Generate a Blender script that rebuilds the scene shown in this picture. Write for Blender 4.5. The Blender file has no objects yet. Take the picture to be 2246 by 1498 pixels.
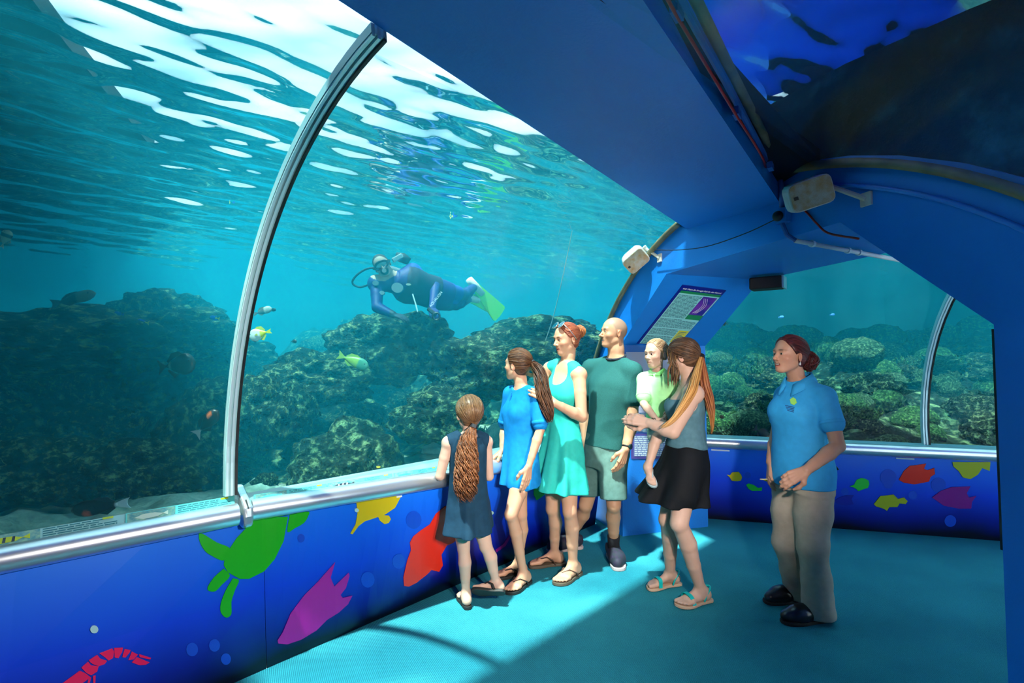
import bpy, bmesh, math, random
import numpy as np
from mathutils import Vector, Matrix, noise as mn
random.seed(7); np.random.seed(7)
scn = bpy.context.scene
C = scn.collection
# ------------------------------------------------------------------ camera
FPX, HC, TH = 1100.0, 1.47, math.atan(46/1100.0)
cam = bpy.data.cameras.new('camera'); camo = bpy.data.objects.new('camera', cam); C.objects.link(camo)
cam.sensor_width = 36.0; cam.lens = FPX/2246*36.0; cam.clip_start = 0.05; cam.clip_end = 200
camo.location = (0, 0, HC); camo.rotation_euler = (math.pi/2 + TH, 0, 0)
scn.camera = camo
# ------------------------------------------------------------------ world, sun, exposure
wd = bpy.data.worlds.new('world'); scn.world = wd; wd.use_nodes = True
bgn = wd.node_tree.nodes['Background']; bgn.inputs[0].default_value = (0.72, 0.90, 1.0, 1); bgn.inputs[1].default_value = 2.2
sl = bpy.data.lights.new('sun', 'SUN'); sl.energy = 17.0; sl.angle = math.radians(1.5); sl.color = (1, 0.96, 0.88)
so = bpy.data.objects.new('sun', sl); C.objects.link(so)
SUND = Vector((0.20, 0.33, -0.92)).normalized()
so.rotation_euler = (-SUND).to_track_quat('Z', 'Y').to_euler(); so.location = (0, 0, 12)
vs = scn.view_settings; vs.view_transform = 'Standard'; vs.look = 'None'; vs.exposure = 0.0; vs.gamma = 1.0; vs.use_curve_mapping = False
cy = scn.cycles
cy.max_bounces = 6; cy.diffuse_bounces = 2; cy.adaptive_threshold = 0.12; cy.adaptive_min_samples = 8; cy.use_light_tree = False; cy.glossy_bounces = 3; cy.transmission_bounces = 4; cy.volume_bounces = 1; cy.transparent_max_bounces = 16
cy.caustics_reflective = False; cy.caustics_refractive = False; cy.sample_clamp_indirect = 4.0; cy.use_denoising = True

# ------------------------------------------------------------------ helpers
def ray(px, py):
    a = (px-1123)/FPX; b = (749-py)/FPX
    return np.array([a, math.cos(TH)-b*math.sin(TH), math.sin(TH)+b*math.cos(TH)])
ORG = np.array([0, 0, HC])
def atz(px, py, z): r = ray(px, py); return ORG + r*((z-HC)/r[2])
def aty(px, py, y): r = ray(px, py); return ORG + r*(y/r[1])
def onplane(px, py, P, N): r = ray(px, py); return ORG + r*(np.dot(np.asarray(P)-ORG, N)/np.dot(r, N))
V3 = lambda *a: np.array(a, float)
def nrm(v): v = np.asarray(v, float); return v/np.linalg.norm(v)

def nodes(m): m.use_nodes = True; return m.node_tree, m.node_tree.nodes, m.node_tree.links
MATS = {}
def mat(name, col, rough=0.6, metal=0.0, spec=0.5, var=None, vscale=8.0, bump=0.0, bscale=40.0, stretch=None, emit=None, coat=0.0, trans=0.0):
    """procedural principled material: optional noise colour variation and noise bump (object coordinates)"""
    if name in MATS: return MATS[name]
    m = bpy.data.materials.new(name); nt, N, L = nodes(m); b = N['Principled BSDF']
    b.inputs['Base Color'].default_value = (*col, 1); b.inputs['Roughness'].default_value = rough; b.inputs['Metallic'].default_value = metal
    b.inputs['Specular IOR Level'].default_value = spec; b.inputs['Coat Weight'].default_value = coat
    tc = N.new('ShaderNodeTexCoord'); mp = N.new('ShaderNodeMapping'); L.new(tc.outputs['Object'], mp.inputs[0])
    if stretch: mp.inputs['Scale'].default_value = stretch
    if var is not None:
        n = N.new('ShaderNodeTexNoise'); n.inputs['Scale'].default_value = vscale; n.inputs['Detail'].default_value = 4; L.new(mp.outputs[0], n.inputs['Vector'])
        r = N.new('ShaderNodeValToRGB'); r.color_ramp.elements[0].position = 0.35; r.color_ramp.elements[1].position = 0.65
        r.color_ramp.elements[0].color = (*col, 1); r.color_ramp.elements[1].color = (*var, 1)
        L.new(n.outputs['Fac'], r.inputs[0]); L.new(r.outputs[0], b.inputs['Base Color'])
    if bump:
        n2 = N.new('ShaderNodeTexNoise'); n2.inputs['Scale'].default_value = bscale; n2.inputs['Detail'].default_value = 5; L.new(mp.outputs[0], n2.inputs['Vector'])
        bp = N.new('ShaderNodeBump'); bp.inputs['Strength'].default_value = bump; bp.inputs['Distance'].default_value = 0.01
        L.new(n2.outputs['Fac'], bp.inputs['Height']); L.new(bp.outputs[0], b.inputs['Normal'])
    if emit: b.inputs['Emission Color'].default_value = (*emit[0], 1); b.inputs['Emission Strength'].default_value = emit[1]
    MATS[name] = m; return m
def vcmat(name, rough=0.5, bump=0.0, bscale=60, spec=0.4, sub=0.0):
    """principled material whose colour is the mesh's own colour attribute"""
    if name in MATS: return MATS[name]
    m = mat(name, (1, 1, 1), rough, spec=spec, bump=bump, bscale=bscale); nt, N, L = nodes(m)
    a = N.new('ShaderNodeAttribute'); a.attribute_name = 'Col'; L.new(a.outputs['Color'], N['Principled BSDF'].inputs['Base Color'])
    if sub: N['Principled BSDF'].inputs['Subsurface Weight'].default_value = sub; N['Principled BSDF'].inputs['Subsurface Radius'].default_value = (0.01, 0.004, 0.002)
    return m

def link(name, me, m=None, parent=None, loc=None, smooth=False):
    o = bpy.data.objects.new(name, me); C.objects.link(o)
    if m is not None and not me.materials: me.materials.append(m)
    if smooth and len(me.polygons): me.polygons.foreach_set('use_smooth', np.ones(len(me.polygons), bool))
    if parent is not None: o.parent = parent
    if loc is not None: o.location = loc
    return o
def pyd(name, v, f, m=None, parent=None, smooth=False, org=None, col=None):
    """mesh object from world-space vertices; origin is put at org (or the parent's location)"""
    v = np.asarray(v, float).reshape(-1, 3)
    if org is None:
        org = np.zeros(3); pp = parent
        while pp is not None: org = org+np.array(pp.location); pp = pp.parent
    me = bpy.data.meshes.new(name); vv = v - np.asarray(org)
    if isinstance(f, np.ndarray) and f.ndim == 2:
        k = f.shape[1]; nf = len(f)
        me.vertices.add(len(vv)); me.vertices.foreach_set('co', vv.astype(np.float32).ravel())
        me.loops.add(nf*k); me.loops.foreach_set('vertex_index', f.astype(np.int32).ravel())
        me.polygons.add(nf); me.polygons.foreach_set('loop_start', np.arange(0, nf*k, k, dtype=np.int32))
        me.update(calc_edges=True)
    else: me.from_pydata([tuple(q) for q in vv], [], [tuple(int(i) for i in q) for q in f]); me.update()
    if col is not None:
        ca = me.color_attributes.new('Col', 'FLOAT_COLOR', 'POINT'); cc = np.ones((len(vv), 4), np.float32); cc[:, :3] = col; ca.data.foreach_set('color', cc.ravel())
    o = link(name, me, m, parent, smooth=smooth)
    if parent is None or isinstance(parent, str): o.location = org
    return o
def fixn(o):
    bm = bmesh.new(); bm.from_mesh(o.data); bmesh.ops.recalc_face_normals(bm, faces=bm.faces); bm.to_mesh(o.data); bm.free(); return o
def tag(o, label, cat, group=None):
    o['label'] = label; o['category'] = cat
    if group: o['group'] = group
    return o
def struct(o, label=None):
    o['kind'] = 'structure'
    if label: o['label'] = label
    return o
def empty(name, loc, label=None, cat=None, group=None):
    o = bpy.data.objects.new(name, None); C.objects.link(o); o.location = tuple(loc); o.empty_display_size = 0.1
    if label: tag(o, label, cat, group)
    return o
def tube_vf(pts, r, n=8, caps=True, flat=None):
    """tube along points; r scalar or per-point; flat=(a,b) elliptical factors"""
    P = np.asarray(pts, float); k = len(P); R = np.broadcast_to(np.asarray(r, float), (k,))
    T = np.gradient(P, axis=0); T /= np.linalg.norm(T, axis=1)[:, None]+1e-12
    up = V3(0, 0, 1) if abs(T[0][2]) < 0.9 else V3(1, 0, 0)
    a = np.cross(T[0], up); a /= np.linalg.norm(a); vs_ = []
    ang = np.arange(n)*2*math.pi/n
    for i in range(k):
        a = a - T[i]*np.dot(a, T[i]); a /= np.linalg.norm(a)+1e-12; b = np.cross(T[i], a)
        fa, fb = flat or (1, 1)
        vs_.append(P[i] + R[i]*(np.cos(ang)[:, None]*a*fa + np.sin(ang)[:, None]*b*fb))
    v = np.concatenate(vs_); f = []
    for i in range(k-1):
        for j in range(n): f.append((i*n+j, i*n+(j+1) % n, (i+1)*n+(j+1) % n, (i+1)*n+j))
    if caps: f.append(tuple(range(n))[::-1]); f.append(tuple(range((k-1)*n, k*n)))
    return v, f
class MB:
    """collects shapes into one mesh"""
    def __init__(s): s.v = []; s.f = []; s.n = 0
    def add(s, v, f):
        v = np.asarray(v, float).reshape(-1, 3); s.v.append(v); s.f += [tuple(int(i)+s.n for i in q) for q in f]; s.n += len(v); return s
    def tube(s, pts, r, n=8, caps=True, flat=None): return s.add(*tube_vf(pts, r, n, caps, flat))
    def hexa(s, b, t):  # two quads bottom/top, 4 pts each
        return s.add(list(b)+list(t), [(3, 2, 1, 0), (4, 5, 6, 7), (0, 1, 5, 4), (1, 2, 6, 5), (2, 3, 7, 6), (3, 0, 4, 7)])
    def box(s, c, sx, sy, sz, ax=None):
        c = np.asarray(c, float); ax = np.eye(3) if ax is None else np.asarray(ax, float)
        q = [(-1, -1), (1, -1), (1, 1), (-1, 1)]
        return s.hexa([c+ax[0]*x*sx/2+ax[1]*y*sy/2-ax[2]*sz/2 for x, y in q], [c+ax[0]*x*sx/2+ax[1]*y*sy/2+ax[2]*sz/2 for x, y in q])
    def prism(s, poly, d):  # polygon (3d points) extruded by vector d
        P = np.asarray(poly, float); k = len(P); d = np.asarray(d, float)
        return s.add(np.concatenate([P, P+d]), [tuple(range(k))[::-1], tuple(range(k, 2*k))] + [(i, (i+1) % k, k+(i+1) % k, k+i) for i in range(k)])
    def ball(s, c, r, nu=12, nv=8, ax=None):
        r = np.broadcast_to(np.asarray(r, float), (3,)); ax = np.eye(3) if ax is None else np.asarray(ax, float); v = []; f = []
        for i in range(nv+1):
            t = math.pi*i/nv
            for j in range(nu):
                p = 2*math.pi*j/nu; q = V3(math.sin(t)*math.cos(p)*r[0], math.sin(t)*math.sin(p)*r[1], math.cos(t)*r[2]); v.append(np.asarray(c)+q[0]*ax[0]+q[1]*ax[1]+q[2]*ax[2])
        for i in range(nv):
            for j in range(nu): f.append((i*nu+j, (i+1)*nu+j, (i+1)*nu+(j+1) % nu, i*nu+(j+1) % nu))
        return s.add(v, f)
    def build(s, name, m=None, parent=None, smooth=False, org=None, bevel=0.0, seg=2, fix=True):
        o = pyd(name, np.concatenate(s.v), s.f, m, parent, smooth, org)
        if fix: fixn(o)
        if bevel:
            md = o.modifiers.new('bevel', 'BEVEL'); md.width = bevel; md.segments = seg; md.limit_method = 'ANGLE'
        return o
def catmull(pts, n=8):
    P = np.asarray(pts, float); P = np.concatenate([[2*P[0]-P[1]], P, [2*P[-1]-P[-2]]]); out = []
    for i in range(1, len(P)-2):
        for t in np.linspace(0, 1, n, endpoint=False):
            a, b, c, d = P[i-1], P[i], P[i+1], P[i+2]
            out.append(0.5*((2*b)+(-a+c)*t+(2*a-5*b+4*c-d)*t*t+(-a+3*b-3*c+d)*t**3))
    out.append(P[-2]); return np.array(out)

# ------------------------------------------------------------------ materials of the setting
def paint(name, c, rough=0.45): return mat(name, c, rough, var=tuple(x*0.86 for x in c), vscale=1.2, bump=0.12, bscale=90)
M_blue = paint('blue_wall_paint', (0.008, 0.23, 0.78))
M_alu = mat('brushed_aluminium', (0.78, 0.80, 0.83), 0.28, 0.85)
M_frame = mat('painted_window_frame', (0.50, 0.78, 0.80), 0.35, 0.15)
M_rib = mat('pale_frame_rib', (0.70, 0.90, 0.92), 0.3, 0.2)
M_black = mat('black_rubber', (0.006, 0.007, 0.008), 0.5)
M_gasket = mat('olive_gasket', (0.20, 0.19, 0.10), 0.6, var=(0.10, 0.10, 0.05), vscale=9)
def mk_carpet():
    m = bpy.data.materials.new('ribbed_carpet'); nt, N, L = nodes(m); b = N['Principled BSDF']; b.inputs['Roughness'].default_value = 0.95; b.inputs['Specular IOR Level'].default_value = 0.1
    tc = N.new('ShaderNodeTexCoord'); mp = N.new('ShaderNodeMapping'); mp.inputs['Rotation'].default_value = (0, 0, math.radians(-28)); L.new(tc.outputs['Object'], mp.inputs[0])
    w = N.new('ShaderNodeTexWave'); w.inputs['Scale'].default_value = 38; w.inputs['Distortion'].default_value = 1.2; w.inputs['Detail'].default_value = 2; w.inputs['Detail Scale'].default_value = 6; L.new(mp.outputs[0], w.inputs['Vector'])
    n = N.new('ShaderNodeTexNoise'); n.inputs['Scale'].default_value = 320; n.inputs['Detail'].default_value = 2; L.new(mp.outputs[0], n.inputs['Vector'])
    n2 = N.new('ShaderNodeTexNoise'); n2.inputs['Scale'].default_value = 2.2; n2.inputs['Detail'].default_value = 4; L.new(mp.outputs[0], n2.inputs['Vector'])
    r = N.new('ShaderNodeValToRGB'); r.color_ramp.elements[0].color = (0.010, 0.10, 0.16, 1); r.color_ramp.elements[1].color = (0.040, 0.36, 0.42, 1)
    a = N.new('ShaderNodeMath'); a.operation = 'MULTIPLY_ADD'; L.new(w.outputs['Fac'], a.inputs[0]); a.inputs[1].default_value = 0.45
    L.new(n.outputs['Fac'], a.inputs[2])
    a2 = N.new('ShaderNodeMath'); a2.operation = 'MULTIPLY_ADD'; L.new(n2.outputs['Fac'], a2.inputs[0]); a2.inputs[1].default_value = 0.5; L.new(a.outputs[0], a2.inputs[2])
    a3 = N.new('ShaderNodeMath'); a3.operation = 'MULTIPLY_ADD'; L.new(a2.outputs[0], a3.inputs[0]); a3.inputs[1].default_value = 1.2; a3.inputs[2].default_value = -0.65; a3.use_clamp = True
    L.new(a3.outputs[0], r.inputs[0]); L.new(r.outputs[0], b.inputs['Base Color'])
    bp = N.new('ShaderNodeBump'); bp.inputs['Strength'].default_value = 0.7; bp.inputs['Distance'].default_value = 0.004; L.new(a.outputs[0], bp.inputs['Height']); L.new(bp.outputs[0], b.inputs['Normal'])
    return m
M_carpet = mk_carpet()
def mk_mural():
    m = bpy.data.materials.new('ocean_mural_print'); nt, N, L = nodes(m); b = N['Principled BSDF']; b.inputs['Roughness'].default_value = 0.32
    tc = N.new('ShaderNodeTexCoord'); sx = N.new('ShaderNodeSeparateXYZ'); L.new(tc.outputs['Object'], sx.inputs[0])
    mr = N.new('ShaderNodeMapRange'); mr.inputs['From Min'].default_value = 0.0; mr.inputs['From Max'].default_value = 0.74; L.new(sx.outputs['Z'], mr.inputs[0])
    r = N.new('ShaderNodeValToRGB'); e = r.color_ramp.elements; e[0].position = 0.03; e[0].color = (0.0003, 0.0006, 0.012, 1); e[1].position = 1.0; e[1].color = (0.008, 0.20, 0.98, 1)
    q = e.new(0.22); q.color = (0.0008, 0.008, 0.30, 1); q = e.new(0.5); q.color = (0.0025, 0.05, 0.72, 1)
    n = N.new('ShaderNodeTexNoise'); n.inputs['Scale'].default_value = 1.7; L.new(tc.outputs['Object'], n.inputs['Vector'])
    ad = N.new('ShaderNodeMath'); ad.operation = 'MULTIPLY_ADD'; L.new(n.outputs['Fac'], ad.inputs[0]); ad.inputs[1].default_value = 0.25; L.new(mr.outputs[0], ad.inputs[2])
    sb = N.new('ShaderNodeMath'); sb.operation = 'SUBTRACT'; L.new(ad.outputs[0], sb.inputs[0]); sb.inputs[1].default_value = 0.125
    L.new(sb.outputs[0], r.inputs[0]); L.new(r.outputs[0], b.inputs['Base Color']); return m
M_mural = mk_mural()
def mk_glass():
    m = bpy.data.materials.new('clear_acrylic'); nt, N, L = nodes(m); N.remove(N['Principled BSDF']); out = N['Material Output']
    t = N.new('ShaderNodeBsdfTransparent'); t.inputs[0].default_value = (0.93, 0.985, 0.98, 1); g = N.new('ShaderNodeBsdfGlossy'); g.inputs['Roughness'].default_value = 0.18
    lw = N.new('ShaderNodeLayerWeight'); lw.inputs[0].default_value = 0.5; pw = N.new('ShaderNodeMath'); pw.operation = 'POWER'; pw.inputs[1].default_value = 4.0; L.new(lw.outputs['Facing'], pw.inputs[0])
    ma = N.new('ShaderNodeMath'); ma.operation = 'MULTIPLY_ADD'; ma.inputs[1].default_value = 0.30; ma.inputs[2].default_value = 0.006; L.new(pw.outputs[0], ma.inputs[0])
    mx = N.new('ShaderNodeMixShader'); L.new(ma.outputs[0], mx.inputs[0]); L.new(t.outputs[0], mx.inputs[1]); L.new(g.outputs[0], mx.inputs[2]); L.new(mx.outputs[0], out.inputs[0]); return m
M_glass = mk_glass()

# ------------------------------------------------------------------ plan of the tunnel
B0 = V3(-1.329, 2.382, 0)                    # foot of the acrylic at the vertical joint
uL = V3(.70711, .70711, 0); nIn = V3(.70711, -.70711, 0)
JC = (1.459, 1.008); JR = 1.458             # vault circle in the joint plane (s, z)
P0 = V3(.928, 4.335, 0); mD = nrm((.296, -.955, 0)); wD = V3(-mD[1], mD[0], 0)   # portal front plane: along mD, slab thickness along wD
PC = (1.431, .354); PR = 2.17               # arch circle in the portal plane (p, z)
PT = 0.86                                   # portal depth
SOF = 2.12
def jpt(s, z, du=0.0): return B0 + nIn*s + uL*du + V3(0, 0, z)
def ppt(p, z, dw=0.0): return P0 + mD*p + wD*dw + V3(0, 0, z)
u2 = nrm((.965, -.263, 0)); n2 = V3(-u2[1], u2[0], 0)*1.0    # back tunnel direction, n2 points into the tank
def jprof(t):  # t 0..1 : left foot .. right foot of the vault
    a = math.pi - (math.asin((.85-JC[1])/JR))  # left angle slightly below horizontal
    a0 = math.pi + math.asin((JC[1]-.85)/JR); a1 = -math.asin((JC[1]-.85)/JR); A = a0+(a1-a0)*t
    return JC[0]+JR*math.cos(A), JC[1]+JR*math.sin(A)
def pprof(t):
    z1 = 1.5; aL = math.pi - math.asin((z1-PC[1])/PR)
    # vertical part below z1, arc above
    Lv = z1-.85; La = PR*(aL-(math.pi-aL)); T = Lv*2+La; q = t*T
    xl = PC[0]+PR*math.cos(aL); xr = PC[0]-PR*math.cos(aL)
    if q < Lv: return xl-.0, .85+q
    if q > Lv+La: return xr, z1-(q-Lv-La)
    A = aL-(q-Lv)/PR; return PC[0]+PR*math.cos(A), PC[1]+PR*math.sin(A)

# ---- floor
fl = MB().hexa([(-9, -7, -.12), (9, -7, -.12), (9, 7, -.12), (-9, 7, -.12)], [(-9, -7, 0), (9, -7, 0), (9, 7, 0), (-9, 7, 0)])
# footprint limited to the two corridors
LF0 = V3(-1.277, 2.366, 0); LFd = nrm((.775+1.277, 4.65-2.366, 0)); LFend = V3(.775, 4.65, 0)
def lf(k): return LF0+LFd*k
BB0 = V3(1.775, 4.812, 0); BBd = nrm((4.004-1.775, 4.204-4.812, 0))
RF0 = jpt(2.75, 0)     # right wall foot
pend = ppt(2.67, 0); fpoly = [lf(-5.6), LFend, LFend+V3(-.1, .6, 0), BB0+V3(0, .5, 0), BB0, BB0+BBd*4.5, BB0+BBd*4.5-n2*2.6, ppt(3.1, 0, PT), ppt(3.1, 0), RF0-uL*5.6]
flo = struct(MB().prism([p-V3(0, 0, .1) for p in fpoly], (0, 0, .1)).build('floor', M_carpet), 'blue-green ribbed carpet floor of the tunnel')

# ---- rails (pixel lines of the photograph turned into plan positions at the rail's height)
railL1 = [atz(0, 1233, .76), atz(520, 1132, .76)]; d1 = nrm(railL1[1]-railL1[0]); railL1 = [railL1[0]-d1*4.2, railL1[1]]
railL2 = [atz(551, 1123, .76), atz(968, 1054, .76)]
railEnd = ppt(-.22, .76)
railB = [atz(1536, 970, .72), atz(2179, 999, .72)]; dB = nrm(railB[1]-railB[0]); railB = [railB[0]-dB*.12, railB[1]+dB*2.5]
def rail_prof():
    out = []
    for a in np.linspace(-100, 100, 13): out.append((0.050*math.cos(math.radians(a))-.0, 0.050*math.sin(math.radians(a))))
    return out + [(-.03, .048), (-.05, .034), (-.05, -.034), (-.03, -.048)]
def rail(name, pts, side, label, zc):
    pts = [V3(p[0], p[1], zc) for p in pts]; prof = rail_prof(); v = []; f = []; k = len(prof)
    for i, p in enumerate(pts):
        a = nrm(pts[min(i+1, len(pts)-1)]-pts[max(i-1, 0)]); out = V3(a[1], -a[0], 0)*side
        for x, z in prof: v.append(p+out*x+V3(0, 0, z))
    for i in range(len(pts)-1):
        for j in range(k): f.append((i*k+j, i*k+(j+1) % k, (i+1)*k+(j+1) % k, (i+1)*k+j))
    f += [tuple(range(k))[::-1], tuple(range((len(pts)-1)*k, len(pts)*k))]
    o = fixn(pyd(name, v, f, M_alu, org=pts[0]*V3(1, 1, 0)))
    for p in o.data.polygons: p.use_smooth = len(p.vertices) == 4
    md = o.modifiers.new('e', 'EDGE_SPLIT'); md.split_angle = math.radians(50)
    return tag(o, label, 'handrail', 'aluminium handrails along the tank')
rail('handrail', railL1, 1, 'rounded aluminium handrail at left, in front of the striped fish sign', .768)
rail('handrail', [railL2[0], railL2[1], railEnd], 1, 'rounded aluminium handrail the girl in the navy dress leans on', .768)
rail('handrail', railB, 1, 'rounded aluminium handrail on the back wall behind the guide', .72)
# joint cap between the two left rails
jc = empty('rail_joint_cap', atz(536, 1128, 0)*0+V3(*((railL1[1]+railL2[0])/2)[:2], 0), 'chrome rounded cap joining two handrail sections below the window frame', 'rail cap')
pc = (railL1[1]+railL2[0])/2; dj = nrm(railL2[0]-railL1[1]); ou = V3(uL[1], -uL[0], 0); Zu = V3(0, 0, 1)
poly = [pc+ou*x+Zu*z-uL*.018 for x, z in [(.058, -.045), (.062, 0), (.055, .04), (.02, .062), (-.09, .118), (-.125, .118), (-.125, .085), (-.06, .02), (-.04, -.05), (.03, -.06)]]
MB().prism(poly, uL*.042).build('cap', M_alu, jc, bevel=.012, seg=3)
MB().box(pc+ou*.035+Zu*.05, .005, .05, .012, [uL, nrm(ou*.75-Zu*.66), nrm(ou*.66+Zu*.75)]).build('slot', M_black, jc)

# ---- mural walls under the rails
def lerp(a, b, t): return np.asarray(a)*(1-t)+np.asarray(b)*t
def mural(name, foot, top, label, th=.03, n=12):
    def dens(P):
        P = [np.asarray(p, float) for p in P]; return [lerp(P[i], P[i+1], k/n) for i in range(len(P)-1) for k in range(n)]+[P[-1]]
    foot = dens(foot); top = dens(top); a = nrm(foot[-1]-foot[0]); bk = V3(-a[1], a[0], 0)*th; k = len(foot); m_ = [lerp(p, q, .5) for p, q in zip(foot, top)]
    v = foot+m_+top+[p+bk for p in foot]+[p+bk for p in top]; f = []
    for i in range(k-1):
        for r_ in (0, k): f += [(r_+i, r_+i+1, r_+k+i+1), (r_+i, r_+k+i+1, r_+k+i)]
        f += [(3*k+i+1, 3*k+i, 4*k+i, 4*k+i+1), (2*k+i, 2*k+i+1, 4*k+i+1, 4*k+i), (i+1, i, 3*k+i, 3*k+i+1)]
    f += [(0, k, 2*k, 4*k, 3*k), (k-1, 2*k-1, 3*k-1, 5*k-1, 4*k-1)]
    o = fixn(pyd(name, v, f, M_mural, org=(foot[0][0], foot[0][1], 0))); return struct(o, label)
def tp(p, dx=-.035, z=.735): return V3(p[0], p[1], 0)+V3(-uL[1], uL[0], 0)*(-dx)*1.0+V3(0, 0, z)
bkL0 = V3(-uL[1], uL[0], 0)
topL = [tp(railL1[0]), tp(railL1[1]), tp(railL2[0]), tp(railL2[1]), tp(railEnd)]
# seam in the mural just right of the joint (photo x 585)
sf = onplane(585, 1455, LF0, V3(LFd[1], -LFd[0], 0)); kf = np.dot(sf-LF0, LFd); st = lerp(topL[2], topL[3], .06)
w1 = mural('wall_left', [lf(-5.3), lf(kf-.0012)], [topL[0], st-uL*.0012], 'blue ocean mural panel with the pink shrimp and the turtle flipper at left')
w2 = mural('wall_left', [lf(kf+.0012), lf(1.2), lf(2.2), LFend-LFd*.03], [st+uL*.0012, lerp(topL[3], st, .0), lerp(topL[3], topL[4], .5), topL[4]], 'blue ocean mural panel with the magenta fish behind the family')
sb_ = MB().prism([lf(kf-.1)+bkL0*.045, lf(kf+.1)+bkL0*.045, st+uL*.1+bkL0*.045, st-uL*.1+bkL0*.045], bkL0*.02).build('trim_9', M_black); struct(sb_)
bt = [V3(p[0], p[1], 0)+n2*.04+V3(0, 0, .70) for p in railB]
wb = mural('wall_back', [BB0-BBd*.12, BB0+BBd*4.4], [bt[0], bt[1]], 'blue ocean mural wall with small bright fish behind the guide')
# right wall behind the camera, same mural
rw = [RF0-uL*5.4, RF0+uL*1.35]
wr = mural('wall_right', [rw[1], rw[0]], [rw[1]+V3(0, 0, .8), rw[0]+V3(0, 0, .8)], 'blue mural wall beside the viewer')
ew = MB().prism([jpt(-.3, 0, -5.2), jpt(3.2, 0, -5.2), jpt(3.2, 2.9, -5.2), jpt(-.3, 2.9, -5.2)], -uL*.15).build('wall_rear', M_blue); struct(ew)
# ledges between rail and acrylic
bkL = V3(-uL[1], uL[0], 0)
def ledge(name, front, back, zf, zb, m, label):
    f = [V3(p[0], p[1], zf) for p in front]; b = [V3(p[0], p[1], zb) for p in back]; k = len(f); mb = MB()
    for i in range(k-1):
        for g_ in range(10):
            F0, F1, B0_, B1 = lerp(f[i], f[i+1], g_/10), lerp(f[i], f[i+1], (g_+1)/10), lerp(b[i], b[i+1], g_/10), lerp(b[i], b[i+1], (g_+1)/10); mb.hexa([F0-Zu*.04, F1-Zu*.04, B1-Zu*.04, B0_-Zu*.04], [F0, F1, B1, B0_])
    return struct(mb.build(name, m), label)
M_ledge = mat('pale_ledge', (0.25, 0.5, 0.52), 0.4)
fp1 = [railL1[0]-bkL*.02, railL1[1]-bkL*.02]; fp2 = [railL2[0]-bkL*.01, railL2[1]-bkL*.01, railEnd-bkL*.01]
gb1 = [B0-uL*5.3, B0-uL*.0]; gEnd = ppt(pprof(0)[0], 0)
gb2 = [B0, lerp(B0, gEnd, .45), gEnd]
ledge('trim_1', fp1, gb1, .79, .842, M_ledge, 'sloped ledge between handrail and acrylic, left')
ledge('trim_2', fp2, gb2, .79, .842, M_ledge, 'sloped ledge between handrail and acrylic behind the family')
gB = [V3(railB[0][0], railB[0][1], 0)+n2*.16, V3(railB[1][0], railB[1][1], 0)+n2*.16]
ledge('trim_3', [p+n2*.02 for p in railB], gB, .75, .775, M_ledge, 'sloped ledge between handrail and acrylic on the back wall')

# ---- acrylic vaults
def sheet(name, rows, th, m, label, parent=None):
    """rows: list of polylines (equal length) -> slab of thickness th (outward along the second arg of each row's normals)"""
    R = np.array(rows); a, b = R.shape[:2]
    du = np.gradient(R, axis=0); dv = np.gradient(R, axis=1); n = np.cross(du, dv); n /= np.linalg.norm(n, axis=2)[..., None]+1e-9
    cen = R.reshape(-1, 3).mean(0)
    v = np.concatenate([R.reshape(-1, 3), (R+n*th).reshape(-1, 3)]); f = []; K = a*b
    for i in range(a-1):
        for j in range(b-1):
            q = (i*b+j, (i+1)*b+j, (i+1)*b+j+1, i*b+j+1); f += [q[::-1], tuple(x+K for x in q)]
    for i in range(a-1): f += [(i*b, (i+1)*b, K+(i+1)*b, K+i*b), (i*b+b-1, K+i*b+b-1, K+(i+1)*b+b-1, (i+1)*b+b-1)]
    for j in range(b-1): f += [(j, K+j, K+j+1, j+1), ((a-1)*b+j, (a-1)*b+j+1, K+(a-1)*b+j+1, K+(a-1)*b+j)]
    o = pyd(name, v, f, m, smooth=True); fixn(o); md = o.modifiers.new('e', 'EDGE_SPLIT'); md.split_angle = math.radians(40)
    return o
# beam edge lines
bL0 = V3(-.476, 1.334, 2.462); bL1 = V3(1.099, 3.351, 2.402); bd = bL1-bL0
bR0 = atz(1410, 0, 2.40); bR1 = atz(1700, 447, 2.36)
def t_of_plan(P, prof_s):  # fraction of the joint profile whose s equals the beam edge's s
    s = float(np.dot(np.asarray(P)-B0, nIn)); lo, hi = 0.0, 1.0
    for _ in range(40):
        mid = (lo+hi)/2
        if jprof(mid)[0] < s: lo = mid
        else: hi = mid
    return lo
tL = t_of_plan(lerp(bL0, bL1, .08), None)
NS = 22
rowsL1 = [[jpt(*jprof(tL*j/NS), du) for j in range(NS+1)] for du in (-5.1, -3.5, -2, -1, -.5, -.012)]
tPL = 0.452
rowsJ = [jpt(*jprof((tL-.02)*j/NS), .012) for j in range(NS+1)]
rowsP = [ppt(*pprof(tPL*j/NS)) for j in range(NS+1)]
rowsL2 = [[lerp(rowsJ[j], rowsP[j], k/8) for j in range(NS+1)] for k in range(9)]
g1 = struct(sheet('window_1', rowsL1, .03, M_glass, ''), 'curved acrylic window left of the arched frame')
g2 = struct(sheet('window_2', rowsL2, .03, M_glass, ''), 'curved acrylic window behind the family, right of the arched frame')
tR = .585; tPR = .60
rowsR = [[lerp(jpt(*jprof(tR+(1-tR)*j/NS), -5.1), jpt(*jprof(tR+(1-tR)*j/NS), -.2), k/3) for j in range(NS+1)] for k in range(4)]
rowsR += [[lerp(jpt(*jprof(tR+(1-tR)*j/NS), -.2), ppt(*pprof(tPR+(1-tPR)*j/NS)), k/6) for j in range(NS+1)] for k in range(1, 7)]
g3 = struct(sheet('window_3', rowsR, .03, M_glass, ''), 'curved dark acrylic vault at upper right')
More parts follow.
